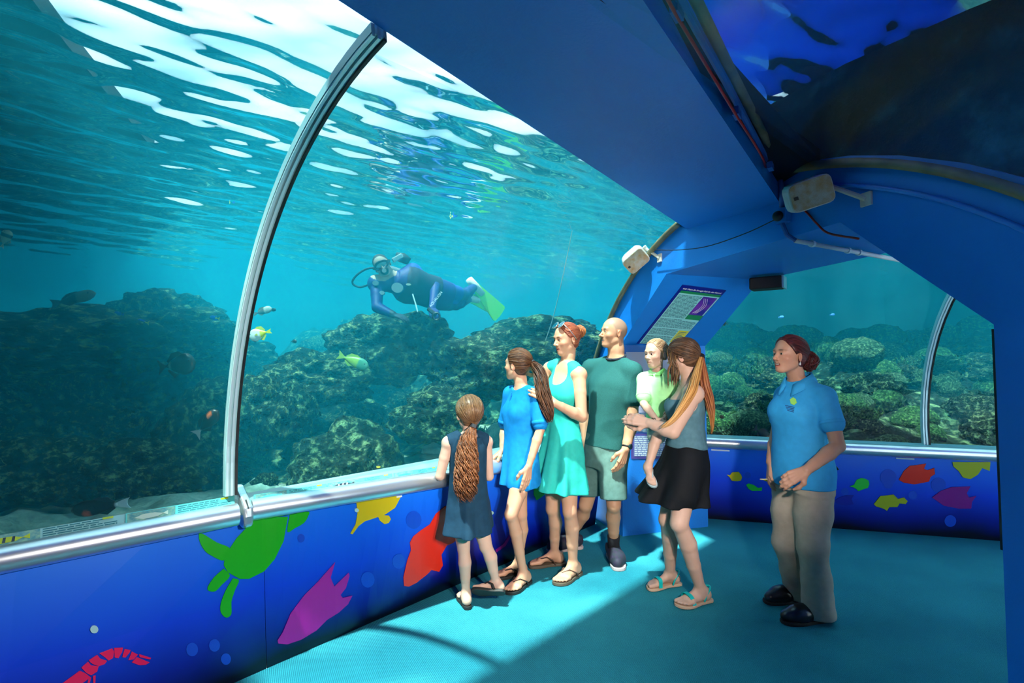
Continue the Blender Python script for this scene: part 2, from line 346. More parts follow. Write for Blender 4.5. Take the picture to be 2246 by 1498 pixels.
# back tunnel vault (profile q = distance from glass foot towards the room)
gF = gB[0]-n2*0
def b2(q, z, k): return V3(gB[0][0], gB[0][1], 0)-n2*q+dB*k+V3(0, 0, z)
def bprof(t): A = math.pi*1.04-(math.pi*1.08)*t; return 1.46+1.46*math.cos(A), .93+1.46*math.sin(A)
JK = 1.95
def kst(q): return max(-.3, (.45-np.dot(b2(q, 0, 0)-P0, wD))/np.dot(dB, wD))   # the vault is mitred against the portal
rowsB1 = [[b2(*bprof(j/30), kst(bprof(j/30)[0])*(1-k)+(JK-.012)*k) for j in range(31)] for k in (0, .5, 1)]
rowsB2 = [[b2(*bprof(j/30), k) for j in range(31)] for k in (JK+.012, 3.2, 4.5)]
g4 = struct(sheet('window_4', rowsB1, .03, M_glass, ''), 'curved acrylic window of the back tunnel behind the guide')
g5 = struct(sheet('window_5', rowsB2, .03, M_glass, ''), 'curved acrylic window at far right beyond the slim frame')
# arched frames at the joints: pressed strips, three bars
def arch_frame(pts, tang, label, inward, wd_=.05):
    e = empty('arched_window_frame', (pts[0][0], pts[0][1], 0), label, 'window frame'); P = np.array(pts)
    def strip(nm, off, w, d, m):
        mb = MB(); v = []; 
        for i, p in enumerate(P):
            T = nrm(P[min(i+1, len(P)-1)]-P[max(i-1, 0)]); nn = nrm(np.cross(T, tang));
            if np.dot(nn, inward(p)) < 0: nn = -nn
            v += [p+tang*(off-w/2)-nn*.01, p+tang*(off+w/2)-nn*.01, p+tang*(off+w/2)+nn*d, p+tang*(off-w/2)+nn*d]
        f = []
        for i in range(len(P)-1):
            for j in range(4): f.append((i*4+j, i*4+(j+1) % 4, i*4+4+(j+1) % 4, i*4+4+j))
        f += [(3, 2, 1, 0), tuple(len(P)*4-4+j for j in range(4))]
        return mb.add(v, f).build(nm, m, e)
    strip('frame_bar', 0, wd_, .022, M_frame); strip('rib', -wd_*.36, wd_*.2, .032, M_rib); strip('rib', wd_*.02, wd_*.2, .032, M_rib); strip('gasket', wd_*.42, wd_*.22, .03, M_black)
    return e
arch_frame([jpt(*jprof(tL*j/30)) for j in range(31)], uL, 'slim silver arched window frame curving up from the handrail to the ceiling beam', lambda p: jpt(JC[0], JC[1])-p)
arch_frame([b2(*bprof(j/30), JK) for j in range(31)], dB, 'pale arched window frame of the back tunnel beside the right pillar', lambda p: b2(1.46, .93, JK)-p)

# ---- portal slab at the bend
zc0 = 1.62
outer = [ppt(-.62, 0)] + [ppt(pprof(t)[0]+(pprof(t)[0]-PC[0])*.02*(1 if t < .3 or t > .7 else 1), pprof(t)[1]+.02) for t in np.linspace(.0, 1, 25)] + [ppt(3.35, 0)]
inner = [ppt(2.67, 0), ppt(2.67, 1.605), ppt(2.09, 2.13), ppt(.70, SOF), ppt(.03, zc0), ppt(.03, 0)]
po = MB().prism(outer+inner, wD*PT).build('wall_portal', M_blue)
struct(po, 'blue angled portal wall where the tunnel bends, with sloped jamb and flat soffit')
# gasket tube round the arch where acrylic meets the portal
gk = MB().tube([ppt(pprof(t)[0], pprof(t)[1]-.012, -.025) for t in np.linspace(.02, .98, 60)], .022, 8).build('trim_4', M_gasket, smooth=True); struct(gk, 'olive rubber seal along the arch of the portal')
# raised rib on the portal face beside the seal
rb = MB().tube([ppt(PC[0]+(PR-.11)*math.cos(a), PC[1]+(PR-.11)*math.sin(a), -.004) for a in np.linspace(.6, 1.45, 24)], .012, 6).build('trim_5', M_blue, smooth=True); struct(rb, 'thin raised blue rib under the arch')

# ---- ceiling beam
pe0 = ppt(.93, 2.388); pe1 = ppt(1.72, 2.33)
bd_n = bd/np.linalg.norm(bd[:2]); bLs = bL0-bd_n*5.5; bRd = (bR1-bR0)/np.linalg.norm((bR1-bR0)[:2]); bRs = bR0-bRd*5.0
up = V3(0, 0, .16)
bm_ = MB().hexa([bLs, bL0, bR0, bRs], [bLs+up*1.3, bL0+up, bR0+up, bRs+up]).hexa([bL0, pe0+wD*.03, pe1+wD*.03, bR0], [bL0+up, pe0+wD*.03+up, pe1+wD*.03+up, bR0+up])
struct(bm_.build('ceiling', M_blue), 'flat blue ceiling beam running along the tunnel')
# flank of the beam (dark channel between beam and right acrylic)
fl0 = [bR0-bRd*5, bR0, pe1+wD*.02]
f1 = [p+V3(0, 0, .02) for p in fl0]; 
rtop = [jpt(*jprof(tR), -5), rowsR[4][0]+V3(0, 0, .03), rowsR[-1][0]+V3(0, 0, .03)]
rtop[1] = lerp(rowsR[3][0], rowsR[-1][0], .18)
mbk = MB()
for i in range(2): mbk.hexa([fl0[i]+Zu*.10, fl0[i+1]+Zu*.10, rtop[i+1]-Zu*.012, rtop[i]-Zu*.012], [fl0[i]+Zu*.16, fl0[i+1]+Zu*.16, rtop[i+1]+Zu*.04, rtop[i]+Zu*.04])
struct(mbk.build('trim_6', M_black), 'black channel between ceiling beam and the right acrylic vault')
# ================================================================== the tank
WZ = 2.95
def mk_water():
    m = bpy.data.materials.new('tank_water'); nt, N, L = nodes(m); N.remove(N['Principled BSDF']); out = N['Material Output']
    t = N.new('ShaderNodeBsdfTransparent'); L.new(t.outputs[0], out.inputs['Surface'])
    s = N.new('ShaderNodeVolumeScatter'); s.inputs['Color'].default_value = (0.02, 0.66, 0.90, 1); s.inputs['Density'].default_value = 0.112; s.inputs['Anisotropy'].default_value = 0.25
    a = N.new('ShaderNodeVolumeAbsorption'); a.inputs['Color'].default_value = (0.0, 0.70, 0.80, 1); a.inputs['Density'].default_value = 0.24
    ad = N.new('ShaderNodeAddShader'); L.new(s.outputs[0], ad.inputs[0]); L.new(a.outputs[0], ad.inputs[1]); L.new(ad.outputs[0], out.inputs['Volume']); return m
def mk_surface():
    m = bpy.data.materials.new('rippled_water_surface'); nt, N, L = nodes(m); N.remove(N['Principled BSDF']); out = N['Material Output']
    tc = N.new('ShaderNodeTexCoord'); mp = N.new('ShaderNodeMapping'); mp.inputs['Rotation'].default_value = (0, 0, math.radians(-25)); mp.inputs['Scale'].default_value = (1.0, 2.2, 1); L.new(tc.outputs['Object'], mp.inputs[0])
    t = N.new('ShaderNodeBsdfTransparent'); g = N.new('ShaderNodeBsdfGlossy'); g.inputs['Roughness'].default_value = 0.03; g.inputs['Color'].default_value = (0.8, 0.95, 1, 1)
    n3 = N.new('ShaderNodeTexNoise'); n3.inputs['Scale'].default_value = 1.1; n3.inputs['Detail'].default_value = 2; L.new(mp.outputs[0], n3.inputs['Vector'])
    cr = N.new('ShaderNodeValToRGB'); cr.color_ramp.elements[0].position = 0.38; cr.color_ramp.elements[0].color = (0.38, 0.55, 0.60, 1); cr.color_ramp.elements[1].position = 0.62; cr.color_ramp.elements[1].color = (1, 1, 1, 1)  # patchy transmission tint stands in for ripple-focused light shafts
    L.new(n3.outputs['Fac'], cr.inputs[0]); L.new(cr.outputs[0], t.inputs[0])
    fr = N.new('ShaderNodeFresnel'); fr.inputs[0].default_value = 1.118
    mx = N.new('ShaderNodeMixShader'); L.new(fr.outputs[0], mx.inputs[0]); L.new(t.outputs[0], mx.inputs[1]); L.new(g.outputs[0], mx.inputs[2]); L.new(mx.outputs[0], out.inputs['Surface']); return m
# water body = prism minus the two tunnels
fpw = [jpt(1.35, 0, -5.4), ppt(1.15, 0, .40), b2(1.4, 0, 4.7), V3(11, 2.6, 0), V3(11, 15, 0), V3(-13, 15, 0), V3(-13, -5, 0)]
wbod = MB().prism([p*V3(1, 1, 0)+V3(0, 0, -.4) for p in fpw], (0, 0, WZ-.02+.4)).build('tank_water', mk_water())
def solid_tunnel(secs):
    k = len(secs[0]); v = np.concatenate([np.array(s) for s in secs]); f = [tuple(range(k)), tuple(range((len(secs)-1)*k, len(secs)*k))[::-1]]
    for i in range(len(secs)-1):
        for j in range(k): f.append((i*k+j, (i+1)*k+j, (i+1)*k+(j+1) % k, i*k+(j+1) % k))
    return v, f
def jsec(du):
    o = []
    for j in range(33):
        s, z = jprof(j/32); o.append(jpt(s+(s-JC[0])*.028, z+(z-JC[1])*.028+.004, du))
    return o+[jpt(3.1, -1, du), jpt(-.05, -1, du)]
def psec(dw):
    o = []
    for j in range(33):
        p, z = pprof(j/32); o.append(ppt(p+(p-PC[0])*.03, z+.045, dw))
    return o+[ppt(3.4, -1, dw), ppt(-.55, -1, dw)]
def bsec(k):
    o = []
    for j in range(33):
        q, z = bprof(j/32); o.append(b2(q+(q-1.46)*.028, z+(z-.93)*.028+.004, k))
    return o+[b2(3.1, -1, k), b2(-.04, -1, k)]
cut1 = fixn(pyd('cut', *solid_tunnel([jsec(-5.6), jsec(0), psec(0), psec(PT)]), None))
cut2 = fixn(pyd('cut', *solid_tunnel([bsec(-.5), bsec(5.0)]), None))
for c_ in (cut1, cut2):
    md = wbod.modifiers.new('b', 'BOOLEAN'); md.operation = 'DIFFERENCE'; md.object = c_; md.solver = 'EXACT'
dg = bpy.context.evaluated_depsgraph_get(); me = bpy.data.meshes.new_from_object(wbod.evaluated_get(dg)); wbod.modifiers.clear(); wbod.data = me
for c_ in (cut1, cut2): bpy.data.objects.remove(c_)
wbod['kind'] = 'stuff'; tag(wbod, 'hazy blue-green water filling the aquarium tank', 'water')
# rippled surface
gx = np.concatenate([np.arange(-11, -3.6, .1), np.arange(-3.6, 3.4, .03), np.arange(3.4, 9.6, .1)]); gy = np.concatenate([np.arange(-3.5, .2, .1), np.arange(.2, 6.5, .03), np.arange(6.5, 13.1, .1)]); X, Y = np.meshgrid(gx, gy, indexing='ij')
Zw = np.zeros_like(X)
rs = np.random.RandomState(3)
for i in range(34):
    lam = .095*1.06**(i*1.0)*rs.uniform(.85, 1.15); a = math.radians(rs.normal(135, 17)); amp = .0046*lam
    Zw += amp*np.sin(2*math.pi/lam*(X*math.cos(a)+Y*math.sin(a)+.12*np.sin(1.3*X+.7*Y+i))+rs.uniform(0, 6.28))
def gridf(a, b): i, j = np.meshgrid(np.arange(a-1), np.arange(b-1), indexing='ij'); i = i.ravel(); j = j.ravel(); return np.stack([i*b+j, (i+1)*b+j, (i+1)*b+j+1, i*b+j+1], 1)
ws = pyd('water_surface', np.stack([X, Y, Zw+WZ], -1).reshape(-1, 3), gridf(*X.shape), mk_surface(), smooth=True)
ws['kind'] = 'stuff'; tag(ws, 'bright rippled water surface seen from below', 'water')

# ---- reef material
def mk_reef(name, dark, mid, hi, scale, bumpd=.05, hip=.66):
    m = bpy.data.materials.new(name); nt, N, L = nodes(m); b = N['Principled BSDF']; b.inputs['Roughness'].default_value = 0.9; b.inputs['Specular IOR Level'].default_value = 0.15
    tc = N.new('ShaderNodeTexCoord'); oi = N.new('ShaderNodeObjectInfo'); va = N.new('ShaderNodeVectorMath'); va.operation = 'ADD'; L.new(tc.outputs['Object'], va.inputs[0])
    cx = N.new('ShaderNodeCombineXYZ'); mu = N.new('ShaderNodeMath'); mu.operation = 'MULTIPLY'; mu.inputs[1].default_value = 37.0; L.new(oi.outputs['Random'], mu.inputs[0]); L.new(mu.outputs[0], cx.inputs[0]); L.new(cx.outputs[0], va.inputs[1])
    n = N.new('ShaderNodeTexNoise'); n.inputs['Scale'].default_value = scale; n.inputs['Detail'].default_value = 9; n.inputs['Roughness'].default_value = 0.68; L.new(va.outputs[0], n.inputs['Vector'])
    r = N.new('ShaderNodeValToRGB'); e = r.color_ramp.elements; e[0].position = .36; e[0].color = (*dark, 1); e[1].position = hip; e[1].color = (*hi, 1); q = e.new(.52); q.color = (*mid, 1)
    L.new(n.outputs['Fac'], r.inputs[0]); L.new(r.outputs[0], b.inputs['Base Color'])
    v = N.new('ShaderNodeTexVoronoi'); v.inputs['Scale'].default_value = scale*4.5; L.new(va.outputs[0], v.inputs['Vector'])
    a2 = N.new('ShaderNodeMath'); a2.operation = 'MULTIPLY_ADD'; L.new(v.outputs['Distance'], a2.inputs[0]); a2.inputs[1].default_value = .35; L.new(n.outputs['Fac'], a2.inputs[2])
    bp = N.new('ShaderNodeBump'); bp.inputs['Strength'].default_value = 1.0; bp.inputs['Distance'].default_value = bumpd; L.new(a2.outputs[0], bp.inputs['Height']); L.new(bp.outputs[0], b.inputs['Normal']); return m
M_rock = mk_reef('reef_rock', (.002, .007, .005), (.022, .05, .026), (.32, .50, .22), 6.5, .12, .64)
M_cor1 = mk_reef('green_coral', (.005, .024, .010), (.035, .13, .04), (.24, .58, .15), 7.0, .05)
M_cor2 = mk_reef('tan_coral', (.010, .025, .014), (.06, .15, .07), (.32, .56, .26), 9.0, .05)
M_sand = mk_reef('coral_sand', (.16, .20, .15), (.32, .38, .29), (.5, .55, .44), 5.0, .02)
# ---- terrain
def fbm(x, y, z, sc, oc=4):
    t = 0; a = 1
    for i in range(oc): t += a*mn.noise(Vector((x*sc, y*sc, z*sc))); a *= .5; sc *= 2.1
    return t
bkd = -nIn
def dist_left(x, y): return (x-B0[0])*bkd[0]+(y-B0[1])*bkd[1]
def dist_back(x, y): return (x-gB[0][0])*n2[0]+(y-gB[0][1])*n2[1]
def ground(x, y):
    dL = dist_left(x, y); dB_ = dist_back(x, y); along = (x-B0[0])*uL[0]+(y-B0[1])*uL[1]
    d = max(dL, dB_) if (dL > 0 or dB_ > 0) else max(dL, dB_)
    wB = 1/(1+math.exp(-(x-1.0)*1.6+(0 if dL < 2.5 else 1.2)))     # share of the back reef
    hl = .42+max(0, min(1, (d-2.3)/3.4))**1.1*1.38 + max(0, min(1, d/1.2))*.28*fbm(x+3, y, .5, .9) + max(0, min(1, (d-2.0)/1.5))*.42*fbm(x, y-9, 2.5, .55)
    # channel of open water left of the diver
    ch = math.exp(-((along-1.15-.30*(d-2.5))/0.55)**2); hl -= ch*.5*max(0, min(1, (d-2.5)/2))
    hb = .55+max(0, min(1, d/3.6))**.9*1.25 + .30*fbm(x*1.1, y*1.1, 7.5, .8)*max(.2, min(1, d/1.0)) 
    return hl*(1-wB)+hb*wB
gx = np.arange(-13, 11.01, .085); gy = np.arange(-4.5, 14.5, .085); Zt = np.full((len(gx), len(gy)), -9.0); ok = np.zeros_like(Zt, bool)
for i, x in enumerate(gx):
    for j, y in enumerate(gy):
        dL = dist_left(x, y); dB_ = dist_back(x, y)
        if (dL > -.03 and (x < 1.0 or dB_ > -1.2)) or dB_ > -.03:
            if x > 2.4 and dB_ < -.02: continue
            if dL < -.02 and dB_ < -.02: continue
            if dL > 9.5 or dB_ > 8.5 or y > 13: continue
            # keep the corner pier clear
            h = ground(x, y); ok[i, j] = True; d = max(dL, dB_)
            Zt[i, j] = h + .07*mn.noise(Vector((x*5, y*5, 3)))*min(1, max(0, (d-.6)))+ .03*mn.noise(Vector((x*13, y*13, 3)))
F = gridf(len(gx), len(gy)); okf = ok.ravel(); F = F[okf[F].all(1)]
used = np.zeros(len(okf), bool); used[F.ravel()] = True; idx = np.cumsum(used)-1
Xg, Yg = np.meshgrid(gx, gy, indexing='ij'); Vt = np.stack([Xg, Yg, Zt], -1).reshape(-1, 3)[used]
ter = pyd('seabed', Vt, idx[F], None, smooth=True); ter.data.materials.append(M_rock); ter.data.materials.append(M_sand)
cz = Vt[idx[F]].mean(1)
msk = np.array([max(dist_left(c[0], c[1]), dist_back(c[0], c[1])) < 2.35+.9*mn.noise(Vector((c[0]*1.3, c[1]*1.3, 0))) and c[0] < 1.2 for c in cz])
ter.data.polygons.foreach_set('material_index', msk.astype(np.int32)); struct(ter, 'seabed of pale sand rising to a dark reef slope behind the acrylic')

# ---- boulders and corals
def blob(name, seed, amp, sc, sq, sub=4, lump=0.0, m=None, oc=4):
    bm = bmesh.new(); bmesh.ops.create_icosphere(bm, subdivisions=sub, radius=1.0)
    for v in bm.verts:
        c = v.co.normalized(); r = 1+amp*fbm(c.x+seed*7.1, c.y, c.z, sc, oc)
        if lump: dd = mn.voronoi(c*lump+Vector((seed*3.3, 0, 0)))[0]; r += .16*(0.6-dd[0])
        v.co = Vector((c.x*r*sq[0], c.y*r*sq[1], c.z*r*sq[2]))
    me = bpy.data.meshes.new(name); bm.to_mesh(me); bm.free(); me.polygons.foreach_set('use_smooth', np.ones(len(me.polygons), bool)); me.materials.append(m); return me
rocks = [blob('reef_boulder', i, .40, 1.25, (1, .8, .62), 5, 3.2+i*.6, M_rock, 6) for i in range(5)]
heads = [blob('coral_head', 20+i, .12, 1.5, (1, 1, .72), 4, 5.0+i, [M_cor1, M_cor2, M_cor1, M_cor2][i]) for i in range(4)]
def frond_mesh(seed, m):
    rs_ = np.random.RandomState(seed); mb = MB()
    for i in range(26):
        a = rs_.uniform(0, 6.28); tl = rs_.uniform(.1, 1.0); p0 = V3(math.cos(a)*.35*tl, math.sin(a)*.35*tl, -.1); p1 = V3(math.cos(a)*1.0*tl, math.sin(a)*1.0*tl, .75-.35*tl+rs_.uniform(-.1, .15))
        mid = (p0+p1)/2+rs_.normal(0, .05, 3); mb.tube([p0, mid, p1], [.10, .085, .05], 5)
        for _ in range(3):
            t = rs_.uniform(.4, 1); q = p0+(p1-p0)*t; d = rs_.normal(0, .16, 3)+V3(0, 0, .16); mb.tube([q, q+d], [.06, .035], 4)
    me = bpy.data.meshes.new('branching_coral'); v = np.concatenate(mb.v); me.from_pydata([tuple(x) for x in v], [], mb.f); me.polygons.foreach_set('use_smooth', np.ones(len(me.polygons), bool)); me.materials.append(m); return me
fronds = [frond_mesh(i, [M_cor1, M_cor2][i % 2]) for i in range(3)]
def plate_mesh(seed, m):
    rs_ = np.random.RandomState(seed); mb = MB(); n = 28
    for lay in range(3):
        c = V3(rs_.uniform(-.3, .3), rs_.uniform(-.3, .3), .2*lay-.1); R = .85-.15*lay; ph = rs_.uniform(0, 6)
        ang = np.arange(n)*2*math.pi/n; rad = R*(1+.14*np.sin(3*ang+ph)+.07*np.sin(7*ang+ph*2))
        top = [c+V3(r*math.cos(a), r*math.sin(a), .14+.04*math.sin(5*a+ph)) for a, r in zip(ang, rad)]; bot = [c+V3(.92*r*math.cos(a), .92*r*math.sin(a), .07) for a, r in zip(ang, rad)]; stem = [c+V3(.2*math.cos(a), .2*math.sin(a), -.3) for a in ang]
        v = [c+V3(0, 0, .09)]+top+bot+stem; f = []
        for j in range(n):
            k = (j+1) % n; f += [(0, 1+j, 1+k), (1+j, 1+n+j, 1+n+k, 1+k), (1+n+j, 1+2*n+j, 1+2*n+k, 1+n+k)]
        mb.add(v, f)
    me = bpy.data.meshes.new('plate_coral'); v = np.concatenate(mb.v); me.from_pydata([tuple(x) for x in v], [], mb.f); me.materials.append(m); return me
plates = [plate_mesh(i, M_cor2) for i in range(2)]
def place(me, name, loc, sc, rz, label, cat, group, tilt=0):
    o = bpy.data.objects.new(name, me); C.objects.link(o); o.location = tuple(loc); o.scale = sc if hasattr(sc, '__len__') else (sc, sc, sc); o.rotation_euler = (tilt, tilt*.6, rz); tag(o, label, cat, group); return o
# named big boulders of the left tank: (photo x, y of centre, depth, half width px, flatten, label)
bigs = [(330, 1012, 3.75, 118, .62, 'dark weedy boulder on the sand in the left window, beside the arched frame'),
        (95, 1005, 3.7, 125, .62, 'low dark boulder on the sand at the far left edge'),
        (590, 880, 4.6, 80, 1.1, 'tall lit rock standing just right of the arched frame'),
        (760, 1000, 4.4, 150, .75, 'large mossy boulder on the sand left of the small girl'),
        (585, 1052, 3.7, 26, .9, 'small round stone on the sand near the rail joint cap'),
        (150, 735, 5.4, 250, .34, 'long dark rock ledge across the far left window'),
        (400, 715, 5.8, 130, .5, 'dark rock crest left of the arched frame'),
        (850, 745, 5.9, 150, .6, 'pale-topped reef mound under the diver'),
        (1060, 790, 5.6, 130, .6, 'reef mound behind the teenage girl in blue'),
        (1180, 740, 6.2, 150, .5, 'far reef mound left of the mother'),
        (960, 890, 5.0, 120, .6, 'reef boulder behind the small girl'),
        (690, 815, 5.3, 120, .65, 'blue-shaded reef slope rock right of the arched frame'),
        (470, 900, 4.6, 120, .9, 'shadowed rock behind the dark fish with the orange patch')]
for i, (px, py, dy, hw, fl_, lab) in enumerate(bigs):
    c = aty(px, py, dy); s = hw/FPX*dy
    place(rocks[i % 5], 'reef_boulder', c-V3(0, 0, s*.25*fl_), (s, s*.9, s*fl_/.62*.8), i*1.7, lab, 'rock', None)
# scattered rocks and corals
rs = np.random.RandomState(11)
def scatter(n, region, mlist, name, label, cat, group, smin, smax, sink=.25, zscale=1.0):
    k = 0; tries = 0
    while k < n and tries < 9000:
        tries += 1; d = rs.uniform(*region[2]); a = rs.uniform(*region[1])
        base = (B0+uL*a+bkd*d) if region[0] == 'L' else (V3(gB[0][0], gB[0][1], 0)+dB*a+n2*d)
        x, y = base[0], base[1]
        if region[0] == 'L' and dist_back(x, y) > -.3 and x > 1.6: continue
        s = rs.uniform(smin, smax)*(.75+.1*d)
        if d < s*1.15+.05: continue
        place(mlist[rs.randint(len(mlist))], name, (x, y, ground(x, y)+s*(.5-sink)*.6), (s*rs.uniform(.8, 1.25), s*rs.uniform(.8, 1.2), s*zscale*rs.uniform(.75, 1.2)), rs.uniform(0, 6.28), label, cat, group, rs.uniform(-.2, .2)); k += 1
scatter(84, ('L', (-4, 5.5), (2.7, 6.5)), rocks, 'reef_boulder', 'weed-covered reef rock in the left tank', 'rock', 'reef rocks of the left tank', .14, .40)
scatter(56, ('L', (-3, 5.5), (2.2, 6.0)), heads, 'coral_head', 'rounded coral head on the left reef slope', 'coral', 'coral heads of the left tank', .08, .22)
scatter(26, ('L', (-2, 5.0), (2.0, 5.0)), fronds, 'branching_coral', 'branching coral tuft on the left reef', 'coral', 'branching corals of the left tank', .10, .2)
scatter(150, ('B', (-.6, 4.4), (.15, 5.0)), heads, 'coral_head', 'knobbly green coral head behind the guide', 'coral', 'coral heads of the back tank', .10, .24, .15)
scatter(60, ('B', (-.6, 4.4), (.3, 5.0)), rocks, 'reef_boulder', 'weedy reef rock in the back tank', 'rock', 'reef rocks of the back tank', .14, .34)
scatter(50, ('B', (-.4, 4.2), (.2, 3.5)), fronds, 'branching_coral', 'branching coral tuft in the back tank', 'coral', 'branching corals of the back tank', .10, .2, .1)
scatter(16, ('B', (-.2, 4.0), (.6, 3.5)), plates, 'plate_coral', 'flat plate coral in the back tank', 'coral', 'plate corals of the back tank', .16, .3, .0)
c = aty(1880, 775, 6.2); place(heads[1], 'brain_coral', c, (.30, .28, .26), .4, 'smooth pale dome of brain coral right of the guide', 'coral', None)
c = aty(1620, 945, 5.15); place(fronds[1], 'staghorn_coral', c-V3(0, 0, .08), (.22, .2, .22), .4, 'pale branching coral beside the rail left of the guide', 'coral', None)

# ---- tank walls far behind, and slabs and cloth added overhead to shade parts of the water
M_tank = mat('tank_wall_concrete', (.02, .10, .13), .9, var=(.01, .05, .07), vscale=1.5)
for nm, a, b in [('wall_tank_far', V3(-13, 12.6, 0), V3(11, 12.6, 0)), ('wall_tank_left', V3(-10.8, -5, 0), V3(-10.8, 12.6, 0)), ('wall_tank_right', V3(9.6, 0, 0), V3(9.6, 12.6, 0))]:
    d_ = nrm(b-a); n_ = V3(-d_[1], d_[0], 0)*.2; struct(MB().prism([a-Zu*.5, b-Zu*.5, b+Zu*3.3, a+Zu*3.3], n_).build(nm, M_tank), 'dim far wall of the tank')
M_blocker = mat('dark_blocker', (.03, .035, .04), .8)
def blocker(u0, u1, d0, d1, z, nm, lab): 
    P = [B0+uL*u+bkd*d for u, d in [(u0, d0), (u1, d0), (u1, d1), (u0, d1)]]; o = MB().prism([p*V3(1, 1, 0)+Zu*z for p in P], Zu*.12).build(nm, M_blocker, org=P[0]*V3(1, 1, 0)); struct(o, lab)
P_ = [B0+uL*u+bkd*d for u, d in [(-7, -.25), (-1.3, -.25), (-.55, 1.5), (.15, 3), (.3, 10), (-7, 10)]]; struct(MB().prism([p*V3(1, 1, 0)+Zu*3.45 for p in P_], Zu*.12).build('blocker_left', M_blocker, org=P_[0]*V3(1, 1, 0)), 'dark deck added above the water to shade the left part of the tank')  # added slab that darkens the left of the tank
m = bpy.data.materials.new('added_shade_cloth'); nt, N, L = nodes(m); t_ = N.new('ShaderNodeBsdfTranslucent'); d_ = N['Principled BSDF']; d_.inputs['Base Color'].default_value = (.03, .08, .45, 1); d_.inputs['Roughness'].default_value = .9
n_ = N.new('ShaderNodeTexNoise'); n_.inputs['Scale'].default_value = .9; r_ = N.new('ShaderNodeValToRGB'); r_.color_ramp.elements[0].position = .45; r_.color_ramp.elements[0].color = (.015, .10, .42, 1); r_.color_ramp.elements[1].position = .58; r_.color_ramp.elements[1].color = (.10, .05, .38, 1); tc_ = N.new('ShaderNodeTexCoord'); L.new(tc_.outputs['Object'], n_.inputs['Vector']); L.new(n_.outputs['Fac'], r_.inputs[0]); L.new(r_.outputs[0], t_.inputs[0])
mx_ = N.new('ShaderNodeMixShader'); mx_.inputs[0].default_value = .35; L.new(t_.outputs[0], mx_.inputs[1]); L.new(d_.outputs[0], mx_.inputs[2]); L.new(mx_.outputs[0], N['Material Output'].inputs[0]); M_dk0 = M_blocker; M_blocker = m
blocker(-7, 2.4, -8, -1.2, 3.9, 'blocker_cloth', 'added blue cloth shading the right side of the tunnel'); blocker(2.4, 4.1, -8, -.9, 3.9, 'blocker_cloth', 'added blue cloth tinting the sky above the end of the ceiling beam'); M_blocker = M_dk0  # added cloth, shades the vault and tints the sky seen through it
blocker(-7, -1.6, -1.15, 1.2, 4.05, 'blocker_rear', 'dark slab added to shade the tunnel behind the viewer')  # added overhead slab, out of view, shading the tunnel

P_ = [b2(-1.7, 0, .4), b2(-1.7, 0, 6), b2(-8, 0, 6), b2(-8, 0, -.2)]; struct(MB().prism([p*V3(1, 1, 0)+Zu*3.5 for p in P_], Zu*.12).build('blocker_back', M_blocker, org=P_[0]*V3(1, 1, 0)), 'dark deck added above the water to dim the far part of the back tank')  # added slab dimming the open water at the back
P_ = [jpt(3.45, 0, -6), jpt(3.45, 0, .9)]; struct(MB().prism([P_[0], P_[1], P_[1]+Zu*3.9, P_[0]+Zu*3.9], nIn*.15).build('wall_blocker_side', M_tank), 'dark wall added outside the right acrylic vault to block light')  # added wall that keeps side light out of the tunnel
# ================================================================== prints, signs and fittings
from mathutils.bvhtree import BVHTree
from mathutils.geometry import delaunay_2d_cdt
def bvh_of(*objs):
    v = []; f = []
    for o in objs:
        n0 = len(v); mw = o.matrix_basis; v += [mw @ q.co for q in o.data.vertices]; f += [[i+n0 for i in p.vertices] for p in o.data.polygons]
    return BVHTree.FromPolygons(v, f)
def cast(b, px, py):
    h, n, i, d = b.ray_cast(Vector(ORG), Vector(ray(px, py)).normalized()); 
    if h is None: return None, None
    n = np.array(n); n = -n if np.dot(n, ray(px, py)) > 0 else n; return np.array(h), n
BV_L = bvh_of(w1, w2); BV_B = bvh_of(wb)
def crop(off, sc, pts): return [(off[0]+x/sc, off[1]+y/sc) for x, y in pts]
def smooth2(pts, n=4): return catmull([(*p, 0) for p in pts+pts[:1]], n)[:-1, :2]
def decal(name, pts, bv, m, parent, th=.003, sm=0, lab=None):
    if sm: pts = smooth2(pts, sm)
    # conforming print: outline plus interior grid points, each laid on the wall
    pts = [tuple(float(c) for c in p) for p in pts]; n0 = len(pts); xs = [p[0] for p in pts]; ys = [p[1] for p in pts]; g_ = 11.0; extra = []
    if max(xs)-min(xs) > 24 or max(ys)-min(ys) > 24:
        for x in np.arange(min(xs)+g_/2, max(xs), g_):
            for y in np.arange(min(ys)+g_/2, max(ys), g_): extra.append((float(x), float(y)))
    V, E_, F_, *_r = delaunay_2d_cdt([Vector(p) for p in pts+extra], [(i, (i+1) % n0) for i in range(n0)], [], 1, 1e-4)
    H = [cast(bv, v.x, v.y) for v in V]; ok_ = [h is not None for h, n in H]; F_ = [f for f in F_ if all(ok_[i] for i in f)]
    if not F_: return None
    P = [h+n*.0022 if h is not None else np.zeros(3) for h, n in H]; nn = nrm(sum(n for h, n in H if n is not None)); us = sorted({i for f in F_ for i in f}); mp_ = {q: i for i, q in enumerate(us)}
    fs = []
    for f in F_:
        f = [mp_[i] for i in f]; w_ = np.cross(P[us[f[1]]]-P[us[f[0]]], P[us[f[2]]]-P[us[f[0]]]); fs.append(f if np.dot(w_, nn) > 0 else f[::-1])
    o = pyd(name, [P[i] for i in us], fs, m, parent); md = o.modifiers.new('vinyl', 'SOLIDIFY'); md.thickness = max(th, .001); md.offset = 1.0
    if lab: o['label'] = lab
    return o
def vin(name, c): return mat(name, c, .35)
